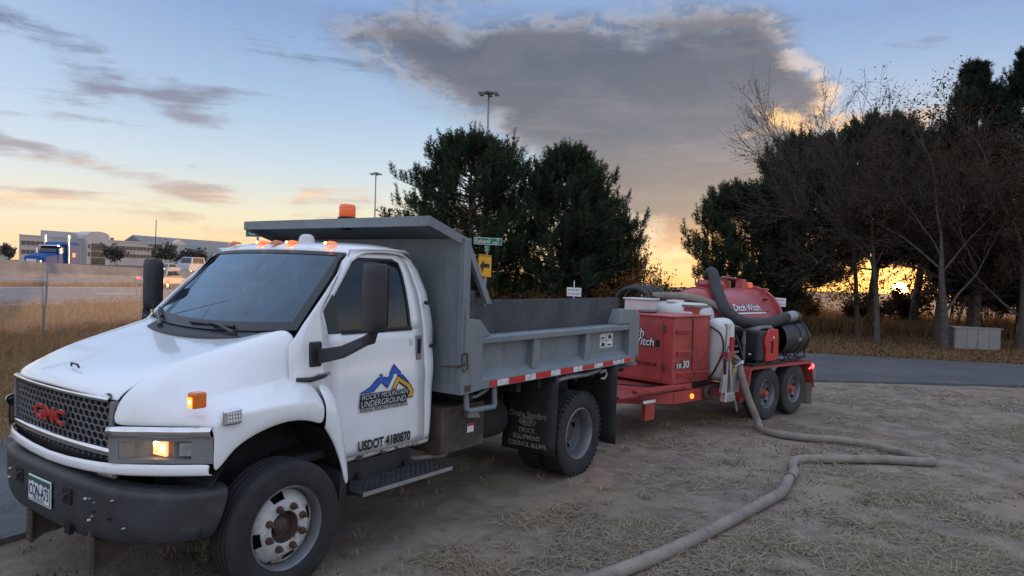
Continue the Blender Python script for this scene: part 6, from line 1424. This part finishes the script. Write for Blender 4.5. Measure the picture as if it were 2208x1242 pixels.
def bare(name, x, y, trunk_h, r, label, seed, d=(0,0,1), maxd=4, spread=(.35,.95), leafn=0, leaf='dead_leaves', lsize=.05, group=None, bark='bark_light', nch=(3,4), grav=.06, jit=.14, cat='tree'):
    rnd = random.Random(seed); rng = np.random.default_rng(seed); o = empty(name, (x, y, gz(x, y)), 0, label, cat, group)
    segs = []; tips = []; grow(rnd, (0,0,-.15), d, trunk_h, r, 0, segs, tips, maxd, spread, grav, nch)
    big = [s for s in segs if s[2] > .03]; sm = [s for s in segs if s[2] <= .03]
    if not big: big, sm = sm[:6], sm[6:]
    V, F = tubes_np(big, 9); npmesh('trunk', V, F, bark, o, smooth=True)
    V, F = tubes_np([(a, b, max(.006, q), max(.0045, w)) for a, b, q, w in sm], 3); npmesh('twigs', V, F, 'twig', o)
    if leafn and tips:
        V, F, t = leaves_np([p for p, _ in tips], lsize, rng, leafn, jit); npmesh('dry_leaves', V, F, leaf, o, t)
    return o
def shrub(name, x, y, H, R_, label, seed, leaf='shrub_leaves', n=900, lsize=.07, group=None, stems=9, z0=.0, cat='shrub'):
    rnd = random.Random(seed); rng = np.random.default_rng(seed); o = empty(name, (x, y, gz(x, y)-.03), 0, label, cat, group); segs = []; P = []
    for i in range(stems):
        az = rnd.uniform(0, 2*math.pi); rr = R_*rnd.uniform(.2,1); top = Vector((math.cos(az)*rr, math.sin(az)*rr, H*rnd.uniform(.6,1)*(1-.35*(rr/R_)**2))); p = Vector((math.cos(az)*.15, math.sin(az)*.15, 0)); mid = p.lerp(top, .5)+Vector((rnd.uniform(-.1,.1), rnd.uniform(-.1,.1), .1*H))
        segs += [(p, mid, .022, .015), (mid, top, .015, .006)]
        for j in range(6):
            q = mid.lerp(top, rnd.random()); e = q+Vector((rnd.gauss(0,.25)*R_, rnd.gauss(0,.25)*R_, rnd.uniform(.05,.3)*H)); segs.append((q, e, .008, .004))
            for k in range(max(1, int(n/stems/6))): f = rnd.random(); P.append(q.lerp(e, f)+Vector((rnd.gauss(0,.10)*R_, rnd.gauss(0,.10)*R_, rnd.gauss(0,.07)*H)))
    V, F = tubes_np(segs, 4); npmesh('stems', V, F, 'twig', o)
    V, F, t = leaves_np([p for p in P if p.z > z0], lsize, rng, 1, .03); npmesh('foliage', V, F, leaf, o, t)
    return o
# the pair behind the truck
pine('pine_tree', -1.55, 26.2, 6.40, 3.1, 'broad dark pine left of the pair behind the truck bed', 11, z0=.4, zw=3.1, top=.55)
pine('pine_tree', 1.75, 26.6, 6.35, 2.8, 'dark pine right of the pair with brownish pointed top', 23, z0=.3, zw=2.3, top=.78)
pine('pine_tree', 3.1, 27.6, 4.4, 1.9, 'low spreading pine under the right one of the pair', 29, z0=.2, zw=1.9)
# right-hand wood
pine('pine_tree', 9.3, 27.5, 5.25, 2.45, 'bushy pine at the left end of the right hand wood', 31, z0=.5, zw=2.6)
pine('pine_tree', 11.4, 28.8, 7.4, 2.5, 'dark pine rising behind the bare twigs left of the sun', 37, z0=1.6, zw=4.0, step=.28)
pine('pine_tree', 14.2, 28.2, 8.1, 2.3, 'dark pine standing directly above the low sun', 41, z0=2.5, zw=5.0, step=.28)
pine('pine_tree', 16.8, 29.9, 7.9, 2.3, 'dark pine between the sun and the tall spruces', 42, z0=2.7, zw=4.6, step=.30)
pine('spruce_tree', 17.4, 27.0, 10.1, 2.3, 'tall pointed spruce near the right edge', 43, z0=1.6, zw=3.2, leaf='spruce_needles', top=.95, up=.35, step=.30)
pine('spruce_tree', 20.0, 28.0, 11.0, 2.6, 'tall spruce cut by the right edge of the picture', 47, z0=1.0, zw=4.2, leaf='spruce_needles', top=.9, up=.35, step=.33)
B5 = dict(maxd=5, nch=(2,4))
bare('bare_tree', 12.4, 25.6, 3.6, .11, 'bare tree with fine pale twigs rising left of the sun', 53, d=(-.03,0,1), spread=(.22,.62), leafn=1, lsize=.03, **B5)
bare('bare_tree', 12.05, 23.6, 3.3, .12, 'bare tree whose trunk stands just left of the sun', 59, leafn=2, lsize=.04, **B5)
bare('bare_tree', 13.50, 22.3, 3.0, .15, 'bare brown tree beside the utility box', 61, d=(.0,0,1), spread=(.4,1.0), leafn=3, lsize=.045, grav=-.02, **B5)
bare('bare_tree', 16.0, 22.6, 3.2, .20, 'thick trunked bare tree leaning at the right edge', 68, d=(.13,.05,1), spread=(.4,1.05), leafn=4, lsize=.05, grav=-.02, **B5)
bare('bare_tree', 14.9, 25.2, 3.2, .13, 'bare tree standing behind the utility box', 72, leafn=4, lsize=.05, grav=-.03, **B5)
bare('bare_tree', 17.4, 24.6, 3.0, .13, 'rusty leaved tree between the utility box and the leaning trunk', 74, leafn=5, lsize=.055, grav=-.04, **B5)
# small trees and shrubs in the gap
shrub('juniper_tree', 4.75, 26.0, 3.1, .80, 'small open yellowish tree against the orange sky right of the pines', 73, 'shrub_leaves', 1100, .055, z0=.4, cat='tree', stems=14)
shrub('juniper_tree', 5.45, 26.6, 2.3, .55, 'shorter open tree at the edge of the orange gap', 75, 'juniper_needles', 600, .05, z0=.3, cat='tree', stems=10)
shrub('oak_shrub', 3.7, 24.8, 1.9, .95, 'brown leaved shrub under the right pine', 79, 'shrub_leaves', 1800, .065)
bare('bare_shrub', 6.4, 26.0, .7, .025, 'thin bare shrub alone in the orange gap', 83, maxd=3, bark='bark', nch=(2,4), cat='shrub')
for k, (x, y, h, r) in enumerate(((-2.6,24.2,1.6,.9),(-.9,23.6,1.3,.9),(.6,23.9,1.5,1.0),(2.1,24.2,1.4,.9))):
    shrub('dry_shrub', x, y, h, r, 'dry rust brown shrub growing below the pair of pines', 90+k, 'shrub_leaves', 1500, .06, 'dry shrubs below the pines')
for k, (x, y, h, r) in enumerate(((8.6,29.6,1.7,1.0),(9.9,30.2,1.6,.9),(11.2,31.0,1.5,.9),(12.3,30.4,1.2,.8))):
    shrub('sunlit_shrub', x, y, h, r, 'orange sunlit shrub in the opening left of the sun', 100+k, 'shrub_leaves', 1400, .06, 'sunlit shrubs in the opening')
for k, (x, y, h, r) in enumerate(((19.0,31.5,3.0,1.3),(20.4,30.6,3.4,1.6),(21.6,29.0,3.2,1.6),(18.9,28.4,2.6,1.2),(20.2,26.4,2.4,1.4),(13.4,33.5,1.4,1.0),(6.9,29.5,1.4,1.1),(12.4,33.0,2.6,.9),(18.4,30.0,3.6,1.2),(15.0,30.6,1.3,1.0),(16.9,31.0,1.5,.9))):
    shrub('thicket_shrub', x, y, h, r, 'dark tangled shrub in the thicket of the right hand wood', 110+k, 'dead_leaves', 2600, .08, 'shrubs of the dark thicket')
# trees by the office
for k, (x, y, h, r, lb) in enumerate(((-163,232,5.5,2.6,'small dark conifer left of the office building'),(-110,200,5.5,4.0,'dark round tree before the office entrance'),(-98,204,6.5,4.5,'dark leafy tree right of the office entrance'),(-92,210,6.0,4.0,'dark leafy tree before the right wing of the office'),(-84,215,5.0,3.6,'low dark tree before the hotel'))):
    shrub('field_tree', x, y, h, r, lb, 130+k, 'field_tree_leaves', 900, .5, 'trees by the office', z0=.8, cat='tree')
# ------------------------------------------------------------------ grass, straw, weeds, fallen leaves
def blades_np(P, D, ln, w, bend, rng):
    """two-piece bent blades; P roots, D directions"""
    m = len(P); D = D/(np.linalg.norm(D, axis=1, keepdims=True)+1e-9); L = np.asarray(ln).reshape(-1,1)
    sd = np.cross(D, np.array([[0,0,1.0]])+rng.normal(size=(m,3))*.2); sd /= np.linalg.norm(sd, axis=1, keepdims=True)+1e-9; sd = sd*np.asarray(w).reshape(-1,1)*.5
    mid = P+D*L*.55; tip = P+D*L+bend*L
    V = np.stack([P-sd, P+sd, mid+sd*.8, mid-sd*.8, tip+sd*.3, tip-sd*.3], 1).reshape(-1,3)
    b = (np.arange(m)*6)[:,None]; F = np.concatenate([b+np.array([[0,1,2,3]]), b+np.array([[3,2,4,5]])], 0)
    return V, F, np.repeat(rng.random(m), 6)
GZ = np.vectorize(gz)
def patch(P, sc, seed): return np.array([mnoise.noise((p[0]*sc, p[1]*sc, seed)) for p in P])
rng = np.random.default_rng(5)
def scatter_view(n, y0, y1, power=1.0, hx=.76):
    """points on the lot, denser near, inside a generous wedge ahead"""
    y = y0*(y1/y0)**(rng.random(n)**power); x = (rng.random(n)*2-1)*(hx*y+.6); return np.stack([x, y], 1)
def on_lot(Q):
    # keep off the asphalt strips and out of the field
    x, y = Q[:,0], Q[:,1]; edge = np.interp(y, [1,3.2,4.7,5.9,8.6,11.4,13.6], [-4.6,-3.85,-3.36,-2.9,-1.6,.2,1.2])
    return (x > edge+.05) & (y < 13.6)
# straw lying about
Q = scatter_view(230000, 3.2, 13.7); Q = Q[on_lot(Q)]
d = patch(Q, .9, 3.0)+.6*patch(Q, 2.8, 8.0); tr_u = (Q[:,0]+2.137)*math.sin(TH)+(Q[:,1]-4.785)*math.cos(TH); tr_v = (Q[:,0]+2.137)*math.cos(TH)-(Q[:,1]-4.785)*math.sin(TH)
keep = (d > -.12+.5*rng.random(len(Q))**2) & ~((abs(tr_v) < 1.3) & (tr_u > -1) & (tr_u < 4.8)); Q = Q[keep]
cl = np.array([mnoise.noise((q[0]*.35, q[1]*.35, 31.0)) for q in Q]); Q = Q[cl > -.06-.32*rng.random(len(Q))][:95000]
m = len(Q); P = np.stack([Q[:,0], Q[:,1], GZ(Q[:,0], Q[:,1])+.012], 1); az = rng.random(m)*2*math.pi
D = np.stack([np.cos(az), np.sin(az), .08+.30*rng.random(m)**2.5], 1)
V, F, t = blades_np(P, D, .05+.13*rng.random(m)**1.5, .0030+.00055*Q[:,1], np.stack([rng.normal(size=m)*.2, rng.normal(size=m)*.2, -.12*np.ones(m)], 1), rng)
o = npmesh('straw_litter', V, F, 'straw', None, t); tag(o, 'pale straw strands scattered over the dirt', 'straw', kind='stuff')
# upright dry tufts
T = scatter_view(900, 3.4, 13.4); T = T[on_lot(T)]; T = T[(patch(T, .8, 5.0) > .02)]
R0 = np.repeat(T, 26, 0); m = len(R0); R0 = R0+rng.normal(size=(m,2))*.035
P = np.stack([R0[:,0], R0[:,1], GZ(R0[:,0], R0[:,1])], 1); D = np.stack([rng.normal(size=m)*.55, rng.normal(size=m)*.55, .25+rng.random(m)], 1)
V, F, t = blades_np(P, D, .03+.07*rng.random(m), .003+.0004*R0[:,1], np.stack([rng.normal(size=m)*.2, rng.normal(size=m)*.2, -.2*np.ones(m)], 1), rng)
o = npmesh('dry_grass_tufts', V, F, 'straw', None, t); tag(o, 'short dry grass tufts on the dirt lot', 'grass', kind='stuff')
# low green weeds
T = scatter_view(1700, 3.4, 13.4); T = T[on_lot(T)]; T = T[(patch(T, .55, 15.0)+.4*patch(T, 2.0, 16.0) > .16)]
R0 = np.repeat(T, 26, 0); m = len(R0); R0 = R0+rng.normal(size=(m,2))*.09
P = np.stack([R0[:,0], R0[:,1], GZ(R0[:,0], R0[:,1])+.008], 1); D = np.stack([rng.normal(size=m), rng.normal(size=m), .1+.6*rng.random(m)], 1)
V, F, t = blades_np(P, D, .012+.022*rng.random(m), .006+.004*rng.random(m), np.zeros((m,3)), rng)
o = npmesh('creeping_weeds', V, F, 'weed_green', None, t); tag(o, 'low dark green weeds creeping over the dirt', 'weeds', kind='stuff')
# pebbles and clods
Q = scatter_view(2600, 3.2, 13.5); Q = Q[on_lot(Q)]; m = len(Q); s = (.004+.011*rng.random(m)**3)[:,None,None]
oct_ = np.array([[1,0,0],[0,1,0],[-1,0,0],[0,-1,0],[0,0,.7],[0,0,-.7]]); V = np.stack([Q[:,0], Q[:,1], GZ(Q[:,0], Q[:,1])+.004], 1)[:,None]+oct_[None]*s*(.7+.6*rng.random((m,6,1)))
F = (np.arange(m)*6)[:,None,None]+np.array([[0,1,4],[1,2,4],[2,3,4],[3,0,4],[1,0,5],[2,1,5],[3,2,5],[0,3,5]])[None]
o = npmesh('pebbles', V.reshape(-1,3), F.reshape(-1,3), 'dirt_ground'); tag(o, 'small clods and pebbles on the dirt', 'pebbles', kind='stuff')
# tall dry grass of the field
def field(n, x0, x1, y0, y1, h0, h1, name, label, seed, w=.006):
    g = np.random.default_rng(seed); x = x0+(x1-x0)*g.random(n); y = y0*(y1/y0)**g.random(n); Qf = np.stack([x, y], 1); pn = patch(Qf, .6, 21.0+seed)
    k = pn > -.35-.2*g.random(n); x, y, pn = x[k], y[k], pn[k]; m = len(x); P = np.stack([x, y, GZ(x, y)-.02], 1)
    D = np.stack([g.normal(size=m)*.28+.08, g.normal(size=m)*.28, np.ones(m)], 1); hh = (h0+(h1-h0)*g.random(m))*(.75+.5*np.clip(pn+.3, 0, 1))
    V, F, t = blades_np(P, D, hh, w+.0007*y, np.stack([g.normal(size=m)*.25+.10, g.normal(size=m)*.25, -.15*np.ones(m)], 1), g)
    o = npmesh(name, V, F, 'dry_grass', None, t); tag(o, label, 'grass', kind='stuff')
field(42000, -14.3, -6.4, 6.5, 46, .18, .50, 'field_grass', 'tall dry golden grass between the lot and the highway', 3)
field(7000, -23.7, -22.3, 14, 70, .15, .40, 'verge_grass', 'strip of dry weeds between ramp and highway', 7, .01)
field(5000, -6.6, -5.0, 5.5, 15, .08, .25, 'lot_edge_grass', 'short dry grass at the edge of the old pavement', 9)
field(16000, 4.0, 27.0, 27.5, 35, .45, .95, 'wood_undergrowth', 'dry undergrowth along the floor of the wood', 12, .02)
# leaf litter on the verge beyond the lane
g = np.random.default_rng(77); n = 15000; x = 3+19*g.random(n); y = np.interp(x, [2,7.9,12.7,30], [20.2,19.0,17.75,16.9])+.15+9*g.random(n)**1.6
V, F, t = leaves_np(np.stack([x, y, GZ(x, y)+.03], 1), .045, g, 1, .012); o = npmesh('leaf_litter', V, F, 'leaf_litter', None, t); tag(o, 'fallen brown leaves covering the verge beyond the lane', 'leaves', kind='stuff')
n = 16000; x = 2+20*g.random(n); y = np.interp(x, [2,7.9,12.7,30], [20.2,19.0,17.75,16.9])+.1+9*g.random(n)**1.3; m = n
P = np.stack([x, y, GZ(x, y)], 1); V, F, t = blades_np(P, np.stack([g.normal(size=m)*.4, g.normal(size=m)*.4, np.ones(m)], 1), .04+.10*g.random(m), .012*np.ones(m), np.zeros((m,3)), g)
o = npmesh('verge_turf', V, F, 'dry_grass', None, t); tag(o, 'short dry turf on the verge under the trees', 'grass', kind='stuff')
